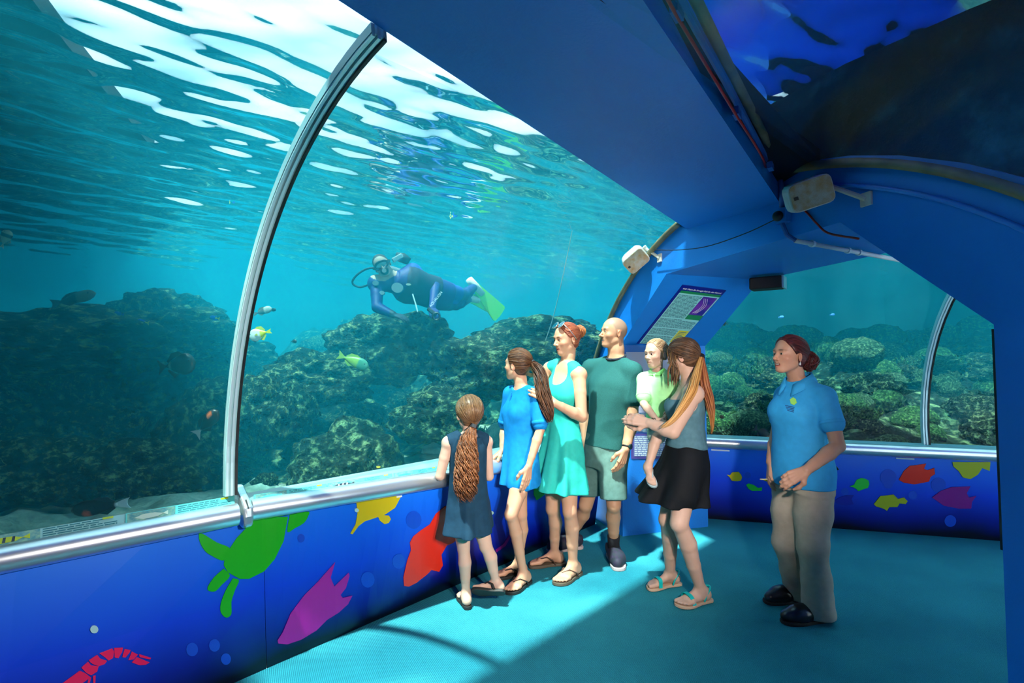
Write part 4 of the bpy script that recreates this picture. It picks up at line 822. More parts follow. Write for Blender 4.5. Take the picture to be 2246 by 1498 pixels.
# ================================================================== figures: signed-distance modelling
def smin(a, b, k):
    if k <= 0: return np.minimum(a, b)
    h = np.maximum(k-np.abs(a-b), 0)/k; return np.minimum(a, b)-h*h*k*.25
class SD:
    def __init__(s): s.ops = []
    def _add(s, f, lo, hi, k, mode): s.ops.append((f, np.asarray(lo, float), np.asarray(hi, float), k, mode)); return s
    def cap(s, a, b, ra, rb, k=.02, mode='u'):
        a = np.asarray(a, float); b = np.asarray(b, float); ab = b-a; l2 = max(float(ab@ab), 1e-9); r = max(ra, rb)
        def f(X, Y, Z):
            px, py, pz = X-a[0], Y-a[1], Z-a[2]; t = np.clip((px*ab[0]+py*ab[1]+pz*ab[2])/l2, 0, 1)
            return np.sqrt((px-t*ab[0])**2+(py-t*ab[1])**2+(pz-t*ab[2])**2)-(ra+(rb-ra)*t)
        return s._add(f, np.minimum(a, b)-r, np.maximum(a, b)+r, k, mode)
    def chain(s, pts, rs, k=.02):
        for i in range(len(pts)-1): s.cap(pts[i], pts[i+1], rs[i], rs[i+1], k)
        return s
    def ell(s, c, r, ax=None, k=.02, mode='u'):
        c = np.asarray(c, float); r = np.broadcast_to(np.asarray(r, float), (3,)); ax = np.eye(3) if ax is None else np.asarray(ax, float); R = float(r.max())
        def f(X, Y, Z):
            px, py, pz = X-c[0], Y-c[1], Z-c[2]; q = [(px*ax[i][0]+py*ax[i][1]+pz*ax[i][2]) for i in range(3)]
            k0 = np.sqrt(sum((q[i]/r[i])**2 for i in range(3))); k1 = np.sqrt(sum((q[i]/r[i]**2)**2 for i in range(3)))+1e-6
            return k0*(k0-1)/k1
        return s._add(f, c-R, c+R, k, mode)
    def loft(s, base, top, rings, fr0, fr1, k=.02, bend=None, fold=None, mode='u', inf=0.0):
        """rings: (t, half width, half depth, forward offset); fr = (right, forward) at t=0 and t=1; bend=(forward offsets by t)"""
        base = np.asarray(base, float); top = np.asarray(top, float); L = np.linalg.norm(top-base); up = (top-base)/L
        R = np.array(rings, float); T = np.linspace(R[0, 0], R[-1, 0], 120)
        A = np.interp(T, R[:, 0], R[:, 1]); Bq = np.interp(T, R[:, 0], R[:, 2]); O = np.interp(T, R[:, 0], R[:, 3]); ker = np.ones(13)/13
        sm = lambda q: np.convolve(np.pad(q, 6, mode='edge'), ker, mode='valid'); A, Bq, O = sm(A)+inf, sm(Bq)+inf, sm(O)
        def f(X, Y, Z):
            px, py, pz = X-base[0], Y-base[1], Z-base[2]; t = (px*up[0]+py*up[1]+pz*up[2])/L; tc = np.clip(t, R[0, 0], R[-1, 0]); w = np.clip(tc, 0, 1)
            rx = [fr0[0][i]*(1-w)+fr1[0][i]*w for i in range(3)]; fx = [fr0[1][i]*(1-w)+fr1[1][i]*w for i in range(3)]
            qx, qy, qz = px-up[0]*t*L, py-up[1]*t*L, pz-up[2]*t*L
            x = qx*rx[0]+qy*rx[1]+qz*rx[2]; y = qx*fx[0]+qy*fx[1]+qz*fx[2]-np.interp(tc, T, O); a = np.interp(tc, T, A); b = np.interp(tc, T, Bq)
            if fold is not None: m_ = 1+fold(tc, np.arctan2(y, x)); a = a*m_; b = b*m_
            d = (np.sqrt((x/a)**2+(y/b)**2)-1)*np.minimum(a, b); return np.maximum(d, np.maximum(R[0, 0]-t, t-R[-1, 0])*L)
        m = max(A.max(), Bq.max())*1.25+abs(O).max(); p = [base+up*L*R[0, 0], base+up*L*R[-1, 0]]
        return s._add(f, np.minimum(*p)-m, np.maximum(*p)+m, k, mode)
    def cut(s, p, n, k=0.0):   # removes the half space on the side of n
        p = np.asarray(p, float); n = nrm(n); return s._add(lambda X, Y, Z: (X-p[0])*n[0]+(Y-p[1])*n[1]+(Z-p[2])*n[2], None if False else np.full(3, -1e9), np.full(3, 1e9), k, 'i')
    def bounds(s):
        lo = np.min([o[1] for o in s.ops if o[4] == 'u'], 0); hi = np.max([o[2] for o in s.ops if o[4] == 'u'], 0); return lo, hi
    def mesh(s, h, lo=None, hi=None):
        if lo is None: lo, hi = s.bounds(); lo = lo-3*h; hi = hi+3*h
        n = np.maximum(np.ceil((hi-lo)/h).astype(int)+1, 4); ax = [lo[i]+h*np.arange(n[i]) for i in range(3)]; D = np.full(n, .25, np.float32)
        for f, a, b, k, mode in s.ops:
            pad = k+2.5*h; i0 = np.maximum(np.floor((a-pad-lo)/h), 0); i1 = np.minimum(np.ceil((b+pad-lo)/h)+1, n)
            if (i1 <= i0).any(): continue
            i0 = i0.astype(int); i1 = i1.astype(int); sl_ = tuple(slice(i0[i], i1[i]) for i in range(3))
            d = f(ax[0][sl_[0]][:, None, None], ax[1][sl_[1]][None, :, None], ax[2][sl_[2]][None, None, :]); cur = D[sl_]
            if mode == 'u': D[sl_] = smin(cur, d, k)
            elif mode == 's': D[sl_] = -smin(-cur, d, k)
            else: D[sl_] = -smin(-cur, -d, k)
        return nets(D, lo, h)
def nets(D, lo, h):
    S = D < 0; nx, ny, nz = S.shape; cnt = np.zeros((nx-1, ny-1, nz-1), np.int8)
    for i in (0, 1):
        for j in (0, 1):
            for k in (0, 1): cnt += S[i:nx-1+i, j:ny-1+j, k:nz-1+k]
    act = np.argwhere((cnt > 0) & (cnt < 8))
    if len(act) == 0: return np.zeros((0, 3)), np.zeros((0, 4), int)
    acc = np.zeros((len(act), 3)); num = np.zeros(len(act)); cs = [(i, j, k) for i in (0, 1) for j in (0, 1) for k in (0, 1)]
    val = {c: D[act[:, 0]+c[0], act[:, 1]+c[1], act[:, 2]+c[2]] for c in cs}
    for a in cs:
        for e in range(3):
            if a[e] == 0:
                b = list(a); b[e] = 1; b = tuple(b); va, vb = val[a], val[b]; x = (va < 0) != (vb < 0); t = np.where(x, va/np.where(x, va-vb, 1), 0)
                p = np.array(a, float)[None]+t[:, None]*(np.array(b)-np.array(a))[None]; acc += p*x[:, None]; num += x
    V = (act+acc/num[:, None])*h+lo; ID = np.full((nx-1, ny-1, nz-1), -1, np.int64); ID[tuple(act.T)] = np.arange(len(act)); F = []
    for e in range(3):
        o1, o2 = (e+1) % 3, (e+2) % 3; sa = [slice(None)]*3; sb = [slice(None)]*3; sa[e] = slice(0, -1); sb[e] = slice(1, None); ch = S[tuple(sa)] != S[tuple(sb)]; P = np.argwhere(ch)
        P = P[(P[:, o1] > 0) & (P[:, o2] > 0) & (P[:, o1] < S.shape[o1]-1) & (P[:, o2] < S.shape[o2]-1)]
        if len(P) == 0: continue
        def cid(d1, d2): Q = P.copy(); Q[:, o1] += d1; Q[:, o2] += d2; return ID[tuple(Q.T)]
        q = np.stack([cid(-1, -1), cid(0, -1), cid(0, 0), cid(-1, 0)], 1); ins = S[tuple(P.T)]; q[~ins] = q[~ins][:, ::-1]; F.append(q)
    return V, np.concatenate(F)
def joinm(parts):
    v = []; f = []; n = 0
    for a, b in parts: v.append(a); f.append(b+n); n += len(a)
    return np.concatenate(v), np.concatenate(f)
def keep(v, f, m):
    f = f[m]; u = np.zeros(len(v), bool); u[f.ravel()] = True; i = np.cumsum(u)-1; return v[u], i[f]
def rgt(F): return V3(F[1], -F[0], 0)
J = lambda x, y, d: aty(x, y, d)

# ---- head (unit = head height; x right, y forward, z up, origin at mid height)
def add_head(s, c, R, hh, kind, smile=0.0):
    R = np.asarray(R); W = lambda p: c+(R.T @ np.asarray(p, float))*hh; ch = kind in ('boy', 'girl'); m_ = kind == 'man'
    s.ell(W((0, -.06, .12)), np.array((.33, .405, .375))*hh, R, .05*hh); s.ell(W((0, .08, -.14)), np.array((.255, .265, .32))*hh, R, .10*hh)
    s.ell(W((0, .235 if not ch else .19, -.405)), np.array((.095, .085, .075))*hh*(1.0 if not m_ else 1.12), R, .09*hh)
    for x in (-1, 1):
        s.cap(W((x*.20, -.03, -.25)), W((x*.07, .19, -.41)), .065*hh, .06*hh, .08*hh); s.ell(W((x*.165, .20, -.12)), np.array((.10, .09, .08))*hh, R, .09*hh)
    s.cap(W((-.15, .285, .075)), W((.15, .285, .075)), .05*hh, .05*hh, .07*hh)
    for x in (-1, 1): s.ell(W((x*.125, .375, -.005)), np.array((.085, .065, .058))*hh, R, .05*hh, 's')
    nl = (.43 if not m_ else .445) if not ch else .40
    s.cap(W((0, .305, .05)), W((0, nl-.03, -.125)), .026*hh, .036*hh, .035*hh); s.ell(W((0, nl-.025, -.14)), np.array((.042, .042, .036))*hh, R, .025*hh)
    for x in (-1, 1): s.ell(W((x*.05, nl-.085, -.155)), np.array((.034, .045, .030))*hh, R, .02*hh)
    s.ell(W((0, .215, -.275)), np.array((.13, .10, .12))*hh, R, .07*hh)
    zc = -.262+smile*.03
    for x in (-1, 1):
        s.cap(W((x*.10, .268, zc)), W((0, .328, -.258)), .013*hh, .021*hh, .018*hh); s.cap(W((x*.095, .262, zc-.012)), W((0, .322, -.310-smile*.02)), .013*hh, .024*hh, .018*hh)
    for x in (-1, 1): s.cap(W((x*.10, .285, zc-.008)), W((0, .350, -.284-.008*smile)), .006*hh, (.008+.014*smile)*hh, .010*hh, 's')
    for x in (-1, 1):   # lids and ears
        e = W((x*.125, .272, -.005)); s.ell(e, .066*hh, R, .012*hh); s.ell(W((x*.125, .345, -.010)), np.array((.056, .055, .026))*hh, R, .006*hh, 's')
        s.ell(W((x*.325, -.075, -.05)), np.array((.030, .075, .125))*hh, nrm_ax(R, x), .02*hh); s.ell(W((x*.365, -.055, -.03)), np.array((.025, .040, .07))*hh, nrm_ax(R, x), .012*hh, 's')
def nrm_ax(R, x):
    a = np.asarray(R[0])*1.0+np.asarray(R[1])*(-.45*x); a = nrm(a); b = nrm(np.asarray(R[1])-a*np.dot(a, R[1])); return np.array([a, b, np.cross(a, b)])
def head_frame(fwd, up=(0, 0, 1)):
    f = nrm(fwd); u = np.asarray(up, float); r = nrm(np.cross(f, u)); return np.array([r, f, np.cross(r, f)])
def add_hand(s, w, d, back, S, thumb, curl, spread=.0, tcurl=.3):
    """w wrist, d finger direction, back = normal of the back of the hand, S hand length, thumb = +-1 side along cross(d,back)"""
    d = nrm(d); back = nrm(np.asarray(back, float)-d*np.dot(back, d)); x = np.cross(d, back)*thumb; P = lambda a, b, c: w+(x*a+d*b+back*c)*S
    for a, l in [(.15, .50), (.05, .53), (-.05, .51), (-.145, .46)]: s.cap(P(a*.45, .02, 0), P(a, l, .01), .085*S, .062*S, .035*S)
    for i, (a, l, ln, r) in enumerate([(.155, .50, .40, .052), (.052, .53, .45, .053), (-.05, .51, .42, .050), (-.148, .46, .33, .045)]):
        p = P(a, l, 0); ang = 0; q = [p]
        for j, seg in enumerate((.45, .32, .26)):
            ang += curl[i]*(.75 if j == 0 else 1.0); dd = d*math.cos(ang)-back*math.sin(ang)+x*(a*spread); q.append(q[-1]+nrm(dd)*seg*ln*S)
        s.chain(q, [r*S, r*.95*S, r*.88*S, r*.72*S], .006)
    t0 = P(.12, .12, -.02); t1 = t0+nrm(x*.75+d*.75-back*.25)*.22*S; t2 = t1+nrm(x*(.45-tcurl)+d*.9-back*(.15+tcurl))*.19*S; t3 = t2+nrm(x*(.25-tcurl*1.5)+d*.95-back*(.2+tcurl))*.15*S
    s.chain([t0, t1, t2, t3], [.075*S, .062*S, .055*S, .042*S], .012)
def foot_axes(fwd, up=(0, 0, 1)):
    f = nrm(fwd); u = np.asarray(up, float); u = nrm(u-f*np.dot(f, u)); return np.array([np.cross(f, u), f, u])
def add_foot(s, an, A, L, side, gz):
    """an ankle point, A foot axes (right, forward, up), gz = distance from ankle down to the sole; side +1 right foot"""
    P = lambda x, y, z: an+A[0]*x*side*L+A[1]*y*L+A[2]*(z*L-gz)
    g_ = gz/L; s.cap(P(0, -.17, .115), P(0, -.15, .17), .112*L, .105*L, .02); s.cap(P(0, .0, g_+.03), P(0, -.12, .16), .115*L, .105*L, .03)
    s.cap(P(0, .01, g_), P(-.04, .42, .085), .112*L, .075*L, .025); s.cap(P(.03, -.12, .09), P(.09, .40, .062), .09*L, .062*L, .025); s.cap(P(-.09, .43, .075), P(.125, .37, .06), .07*L, .056*L, .02)
    for i, (x, y, ln, r) in enumerate([(-.115, .50, .18, .058), (-.035, .53, .15, .042), (.03, .51, .135, .04), (.09, .48, .12, .038), (.145, .43, .10, .036)]): s.cap(P(x, y-.04, .065), P(x*1.02, y+ln, .045), r*L, r*.85*L, .008)

def build_person(name, label, spec):
    """spec: joints in world space, proportions, clothing callback. Returns the parent Empty and a dict of useful frames."""
    H = spec['H']; q = H/1.75; fem = spec.get('fem', True); kid = spec.get('kid', False); F = nrm((*spec['F'], 0)); Rr = rgt(F); root = spec['root']
    e = empty('person', root, label, 'person'); j = spec['j']; s = SD(); hh = spec['hh']
    neck, pel = j['neck'], j['pel']; Fp = nrm((*spec.get('Fp', spec['F']), 0)); Rp = rgt(Fp); sw = np.linalg.norm(j['shR']-j['shL'])*.5
    wide = spec.get('wide', 1.0)*q; tw = spec.get('tw', 1.0)
    # torso axis from crotch to neck base
    base = pel-Zu*.10*q; L = np.linalg.norm(neck-base)
    if fem: rings = [(0, .13, .10, 0), (.14, .168, .118, -.012), (.24, .158, .11, -.006), (.45, .122, .088, .004), (.62, .135, .10, .008), (.76, .15, .11, .006), (.88, .135, .085, -.008), (.96, .085, .065, -.012), (1.02, .055, .05, -.01)]
    else: rings = [(0, .13, .11, 0), (.14, .158, .12, -.008), (.3, .148, .11, 0), (.46, .142, .105, .004), (.65, .165, .118, .005), (.78, .175, .118, 0), (.9, .145, .09, -.012), (.97, .09, .07, -.014), (1.02, .06, .055, -.01)]
    if kid: rings = [(0, .12, .105, 0), (.15, .145, .115, 0), (.3, .138, .115, .006), (.48, .132, .112, .008), (.65, .138, .108, .004), (.8, .14, .10, 0), (.9, .12, .085, -.008), (.97, .08, .065, -.01), (1.02, .055, .05, -.01)]
    rings = [(t, a*wide*tw, b*wide*tw, o*q) for t, a, b, o in rings]; fr0 = (Rp, Fp); fr1 = (Rr, F); s.loft(base, neck, rings, fr0, fr1, .05*q)
    if fem and not kid and spec.get('bust', 1) > 0:
        ub = nrm(neck-base); cb = base+ub*L*.70
        for x in (-1, 1): s.ell(cb+Rr*x*.068*q+F*.072*q, np.array((.062, .056, .06))*q*spec.get('bust', 1), [Rr, F, Zu], .05*q)
    T = dict(e=e, F=F, R=Rr, Fp=Fp, Rp=Rp, base=base, neck=neck, L=L, rings=rings, fr0=fr0, fr1=fr1, q=q, j=j, hh=hh, spec=spec)
    ra = spec.get('arm', 1.0)*q; rl = spec.get('leg', 1.0)*q; fine = []
    for S_, x in (('L', -1), ('R', 1)):
        sh, el, wr = j['sh'+S_], j['el'+S_], j['wr'+S_]
        s.ell(sh+Zu*(-.006), np.array((.056, .054, .056))*ra, None, .02*q); s.cap(lerp(neck, sh, .25)-Zu*.014*q, sh-Zu*.006*q, .046*ra, .048*ra, .035*q)
        s.chain([sh, lerp(sh, el, .45), el], [.051*ra, .046*ra, .038*ra], .008*q); s.chain([el, lerp(el, wr, .3), lerp(el, wr, .75), wr], [.038*ra, .041*ra, .031*ra, .0265*ra], .008*q)
        if spec.get('hand'+S_): 
            hd = spec['hand'+S_]; Sh = .108*H*spec.get('handk', 1); add_hand(s, wr, hd[0], hd[1], Sh, hd[2], hd[3], *hd[4:]); fine.append((wr+nrm(hd[0])*Sh*.48, Sh*.66, .0032))
        hp, kn, an = j['hip'+S_], j['kn'+S_], j['an'+S_]
        if not spec.get('noleg'):
            bk = -nrm(np.cross(np.cross(kn-hp, an-kn)+1e-6, an-kn)) if False else np.zeros(3)
            s.chain([hp, lerp(hp, kn, .5), kn], [.086*rl, .072*rl, .053*rl], .012*q); fd = nrm(spec['ft'+S_][0])
            s.ell(kn+fd*.014*q, np.array((.040, .042, .050))*rl, None, .02*q); s.chain([kn, lerp(kn, an, .3)-fd*.014*q, lerp(kn, an, .62)-fd*.006*q, an], [.048*rl, .0535*rl, .042*rl, .030*rl], .010*q)
        if not spec.get('nofoot'):
            ft = spec['ft'+S_]; A = foot_axes(ft[0], ft[1] if len(ft) > 1 else Zu); Lf = .148*H*spec.get('footk', 1); gz = spec.get('gz', .062*q); add_foot(s, an, A, Lf, x, gz); fine.append((an+A[1]*Lf*.2-A[2]*gz*.5, Lf*.68, .0042)); T['foot'+S_] = (an, A, Lf, gz, x)
    hc_, R = j['head'], head_frame(spec['hf'], spec.get('hu', (0, 0, 1))); T['hR'] = R; T['hc'] = hc_
    nb = hc_+(R.T @ V3(0, -.12, -.22))*hh; rn = (.047 if fem or kid else .057)*q*(1.0 if not kid else 1.08); s.chain([neck-Zu*.03*q-F*.005, lerp(neck, nb, .5), nb], [rn*1.08, rn*.95, rn*.98], .022*q); add_head(s, hc_, R, hh, spec.get('kind', 'woman'), spec.get('smile', 0)); fine.append((hc_, hh*.66, hh*.0135))
    parts = []; v, f = s.mesh(.0072 if not kid else .006); c = v[f].mean(1); m = np.ones(len(f), bool)
    for p, r, h in fine: m &= np.linalg.norm(c-p, axis=1) > r-h*.6
    parts.append(keep(v, f, m))
    for p, r, h in fine:
        v2, f2 = s.mesh(h, p-r-2*h, p+r+2*h); 
        if len(f2) == 0: continue
        d2 = np.linalg.norm(v2[f2].mean(1)-p, axis=1); parts.append(keep(v2, f2, d2 <= r+h*.6))
    v, f = joinm(parts)
    # colours that belong to the skin itself: lips, brows, cheeks, toes, stubble
    sk = np.array(spec['skin']); col = np.tile(sk, (len(v), 1)).astype(np.float32); l = (v-hc_) @ R.T/hh
    def blot(mask, c, a): col[:] = col*(1-(mask*a)[:, None])+np.array(c)[None]*(mask*a)[:, None]
    nearh = np.linalg.norm(l, axis=1) < .8
    gs = lambda d: np.exp(-d*d)
    ax_ = np.abs(l[:, 0]); lip = gs((l[:, 2]+.283+.02*spec.get('smile', 0))/.042)*gs(ax_/.085)*(l[:, 1] > .24)*nearh; blot(np.clip(lip*1.3, 0, 1), np.array((.55, .10, .09))*(.6 if not fem else .85)+sk*.2, .75 if fem and not kid else .45)
    mo = gs((l[:, 2]+.284+.008*spec.get('smile', 0)-.30*spec.get('smile', 0)*.03*(ax_/.1)**2)/(.008+.012*spec.get('smile', 0)))*(ax_ < .10)*(l[:, 1] > .22)*nearh; blot(np.clip(mo*1.5, 0, 1), (.10, .015, .015), .8)
    brow = gs((l[:, 2]-.085-.10*(.02-(ax_-.13)**2*3))/.018)*gs((ax_-.135)/.075)*(l[:, 1] > .2)*nearh; blot(np.clip(brow*1.4, 0, 1), spec.get('brow', (.10, .05, .03)), .85)
    chk = gs(np.hypot(ax_-.2, l[:, 2]+.11)/.11)*(l[:, 1] > .1)*nearh; blot(chk, sk*np.array((1.05, .72, .68)), .45); ear = (ax_ > .318)*(np.abs(l[:, 2]+.05) < .15)*(np.abs(l[:, 1]+.07) < .10)*nearh; blot(ear.astype(float), sk*np.array((1.05, .70, .62)), .5)
    if 'stubble' in spec:
        hl = np.interp(l[:, 2], [-.4, -.25, -.1, 0, .1, .25, .36, .5], [-.25, -.17, -.07, .03, .09, .18, .16, .10]); st = np.clip((hl-l[:, 1])/.05, 0, 1)*(l[:, 2] > -.30)*nearh*(ax_ < .345)*(1-ear); blot(st, spec['stubble'], .62)
    o = pyd('body', v, f, vcmat(spec.get('skinmat', 'skin'), .48, .10, 260, .35, 0.0), e, True, col=col)
    if spec.get('smile', 0) > .7: MB().tube([hc_+(R.T @ V3(x, .318-2.2*x*x, -.278+.6*x*x))*hh for x in np.linspace(-.065, .065, 7)], .011*hh, 6).build('teeth', mat('teeth', (.8, .76, .68), .3), e, smooth=True)
    # eyes
    for x in (-1, 1):
        ec = hc_+(R.T @ V3(x*.125, .268, -.008))*hh; mb = MB().ball(ec, .060*hh, 16, 12, [R[0], R[2], R[1]]); vv = np.concatenate(mb.v); look = nrm(np.asarray(R[1])+np.asarray(spec.get('gaze', (0, 0, 0)))); cs_ = (vv-ec) @ look/(.060*hh)
        cc = np.where(cs_[:, None] > .93, np.array((.005, .005, .005)), np.where(cs_[:, None] > .80, np.array(spec.get('iris', (.10, .07, .04))), np.array((.75, .73, .70)))); pyd('eye', vv, mb.f, vcmat('eye_wet', .12), e, True, col=cc)
    return T
def under(s, T, inf, bust=True, thigh=0.0):
    """garment follows the body below: inflated bust and thighs"""
    q = T['q']; ub = nrm(T['neck']-T['base']); cb = T['base']+ub*T['L']*.70; b_ = T['spec'].get('bust', 1)
    if bust and b_ > 0 and T['spec'].get('fem', True) and not T['spec'].get('kid'):
        for x in (-1, 1): s.ell(cb+T['R']*x*.068*q+T['F']*.072*q, np.array((.062, .056, .06))*q*b_+inf, [T['R'], T['F'], Zu], .05*q)
    rl = T['spec'].get('leg', 1.0)*q
    if thigh > 0:
        for S_ in 'LR': hp, kn = T['j']['hip'+S_], T['j']['kn'+S_]; s.cap(hp, lerp(hp, kn, thigh), .086*rl+inf, (.086+(.060-.086)*thigh)*rl+inf, .05)
    return s

# ---- hair
def hair_mat(): return vcmat('hair', .42, 0, spec=.35)
def strands_obj(name, T, paths, rad, c0, c1, n=4, seed=0, grad=None, parent=None):
    rs_ = np.random.RandomState(seed); V_, F_, K_, N_ = [], [], [], 0
    for p in paths:
        p = np.asarray(p); k = len(p); t = np.linspace(0, 1, k); r = rad*rs_.uniform(.7, 1.2)*(np.minimum(1, .35+t*5)*np.minimum(1, .12+(1-t)*4)); v, f = tube_vf(p, r, n, False); w = rs_.uniform(0, 1); c = np.array(c0)*(1-w)+np.array(c1)*w
        cc = np.tile(c, (k, 1))
        if grad is not None: g = np.clip((t-grad[1])/grad[2], 0, 1)[:, None]; cc = cc*(1-g)+np.array(grad[0])*(.75+.5*w)*g
        V_.append(v); F_.append(np.array(f)+N_); K_.append(np.repeat(cc, n, 0)); N_ += len(v)
    return pyd(name, np.concatenate(V_), np.concatenate(F_), hair_mat(), parent or T['e'], True, col=np.concatenate(K_))
HLZ = [-.5, -.4, -.25, -.1, 0, .1, .25, .36, .45, .55]; HLY = [-.26, -.22, -.14, -.07, .02, .10, .20, .235, .30, .6]
def hair_cap(T, c0, c1, tie, low=-.30, infl=.035, nst=150, seed=1, hl=0.0, name='hair', face=None, rad=.0021):
    """skull cap of hair with strands combed to the tie point (head-local)"""
    hc_, R, hh = T['hc'], T['hR'], T['hh']; W = lambda p: hc_+(R.T @ np.asarray(p, float))*hh; s = SD(); cen = V3(0, -.06, .12); rr = np.array((.33+infl, .405+infl, .375+infl*.9))
    s.ell(W(cen), rr*hh, R, .02); s.ell(W((0, -.20, -.12)), np.array((.25, .20, .24))*hh, R, .10*hh)
    def fcut(X, Y, Z):
        px, py, pz = X-hc_[0], Y-hc_[1], Z-hc_[2]; y = (px*R[1][0]+py*R[1][1]+pz*R[1][2])/hh; z = (px*R[2][0]+py*R[2][1]+pz*R[2][2])/hh
        return np.maximum(y-np.interp(z, HLZ, HLY)-hl, low-z)*hh
    s._add(fcut, np.full(3, -1e9), np.full(3, 1e9), .012*hh, 'i')
    for x in (-1, 1): s.ell(W((x*.36, -.03, -.07)), np.array((.10, .085, .11))*hh, R, .02*hh, 's')
    v, f = s.mesh(hh*.02); rs_ = np.random.RandomState(seed); l = ((v-hc_) @ R.T)/hh; tl = np.asarray(tie, float)
    th = np.arctan2(l[:, 0]-tl[0], l[:, 2]-tl[2]); w = .5+.5*np.sin(th*37+3*np.sin(th*11)); col = np.array(c0)[None]*(1-w[:, None])+np.array(c1)[None]*w[:, None]
    cap = pyd(name, v, f, hair_mat(), T['e'], True, col=col); paths = []
    for i in range(int(nst*1.8)):
        for _ in range(50):
            d = rs_.normal(0, 1, 3); d /= np.linalg.norm(d); p = cen+d*rr
            if p[1] < np.interp(p[2], HLZ, HLY)+hl-.005 and p[2] > low+.08 and not (abs(p[0]) > .25 and abs(p[2]+.05) < .12 and p[1] > -.12): break
        e_ = (tl-cen)/rr; e_ /= np.linalg.norm(e_); pts = []
        for t in np.linspace(0, 1, 9):
            q = d*(1-t)+e_*t; q /= np.linalg.norm(q); pts.append(W(cen+q*rr*(1.008+.012*rs_.uniform())))
        paths.append(pts)
    strands_obj('hair_strands', T, paths, rad, c0, c1, 4, seed, parent=cap); return cap
def ponytail(T, pts, width, n, c0, c1, wave, seed, rad=.0045, name='ponytail', grad=None, tiecol=(.01, .01, .015), flat=1.0, freq=5.0):
    C_ = catmull(pts, 8); k = len(C_); Tn = np.gradient(C_, axis=0); Tn /= np.linalg.norm(Tn, axis=1)[:, None]; a = np.cross(Tn, V3(0, 1, .001)); a /= np.linalg.norm(a, axis=1)[:, None]; b = np.cross(Tn, a); rs_ = np.random.RandomState(seed); t = np.linspace(0, 1, k); W_ = np.interp(t, [i/(len(width)-1) for i in range(len(width))], width); paths = []
    for i in range(n):
        r = math.sqrt(rs_.uniform()); th = rs_.uniform(0, 6.28); ph = rs_.uniform(0, 6.28); fr = freq*rs_.uniform(.8, 1.25); ln = rs_.uniform(.82, 1.0); m = max(6, int(k*ln))
        A_ = (r*math.cos(th)*W_+wave*np.minimum(1, t*4)*np.sin(fr*6.28*t+ph))[:m, None]; B_ = (r*math.sin(th)*W_*flat+wave*np.minimum(1, t*4)*np.cos(fr*6.28*t+ph))[:m, None]; paths.append(C_[:m]+a[:m]*A_+b[:m]*B_)
    o = strands_obj(name, T, paths, rad, c0, c1, 5, seed, grad)
    MB().tube([C_[0]-Tn[0]*.008, C_[0]+Tn[0]*.012], W_[0]*1.15+.004, 10).build('hair_tie', mat('hair_tie_%g' % tiecol[2], tiecol, .6), o); return o
def hair_knot(T, c, r, n, c0, c1, seed, name='bun', rad=.004, sag=0.0, mess=.3):
    rs_ = np.random.RandomState(seed); paths = []
    for i in range(n):
        ax = nrm(np.asarray(T['hR'][1])+rs_.normal(0, mess, 3)); u_ = nrm(np.cross(ax, rs_.normal(0, 1, 3))); v_ = np.cross(ax, u_); off = ax*rs_.uniform(-.5, .5)*r; R_ = r*rs_.uniform(.55, 1.0); a0 = rs_.uniform(0, 6.28); sp = rs_.uniform(2.5, 5)
        paths.append([c+off+(u_*math.cos(a0+t*sp)+v_*math.sin(a0+t*sp))*R_*(1-.1*t)-Zu*sag*r*t*rs_.uniform(0, 1.6) for t in np.linspace(0, 1, 12)])
    o = strands_obj(name, T, paths, rad, c0, c1, 5, seed); MB().ball(c-Zu*sag*r*.35, (r*.78, r*.78, r*(.78+.3*sag)), 14, 10).build('bun_core', mat('bun_core_%g' % c0[0], tuple(x*1.2 for x in c0), .6), o, smooth=True); return o

# ---- clothing
def cloth(name, T, s, h, m, parent=None, smooth_=True): v, f = s.mesh(h); return pyd(name, v, f, m, parent or T['e'], smooth_)
def cmat(name, c, rough=.85, var=.82, bump=.07, bs=220): return mat(name, c, rough, spec=.2, var=tuple(x*var for x in c), vscale=30, bump=bump, bscale=bs)
def flipflop(T, S_, msole, mstrap, name='flip_flop', lift=0.0):
    an, A, L, gz, sd = T['foot'+S_]; P = lambda x, y, z: an+A[0]*x*sd*L+A[1]*y*L+A[2]*(z-gz); e = T['e']
    out = [(-.02, -.34), (.07, -.33), (.13, -.26), (.15, -.1), (.16, .1), (.20, .35), (.19, .52), (.12, .66), (0, .74), (-.12, .74), (-.19, .66), (-.20, .5), (-.17, .3), (-.12, .1), (-.12, -.1), (-.12, -.25), (-.08, -.32)]
    sm_ = catmull([(*p, 0) for p in out+out[:1]], 3)[:-1]; so_ = MB().prism([P(x, y, -.019) for x, y, _ in sm_], A[2]*.019).build(name, msole, e, bevel=.003)
    k = P(-.06, .50, .012); MB().tube([P(-.06, .50, -.004), k, P(-.05, .44, .155*L), P(.06, .25, .20*L), P(.17, .08, .10*L), P(.16, .0, -.004)], .0055, 6, flat=(1.4, .7)).build('strap', mstrap, so_); MB().tube([k, P(-.08, .42, .155*L), P(-.13, .24, .20*L), P(-.155, .08, .12*L), P(-.13, .0, -.004)], .0055, 6, flat=(1.4, .7)).build('strap', mstrap, so_)
    return so_
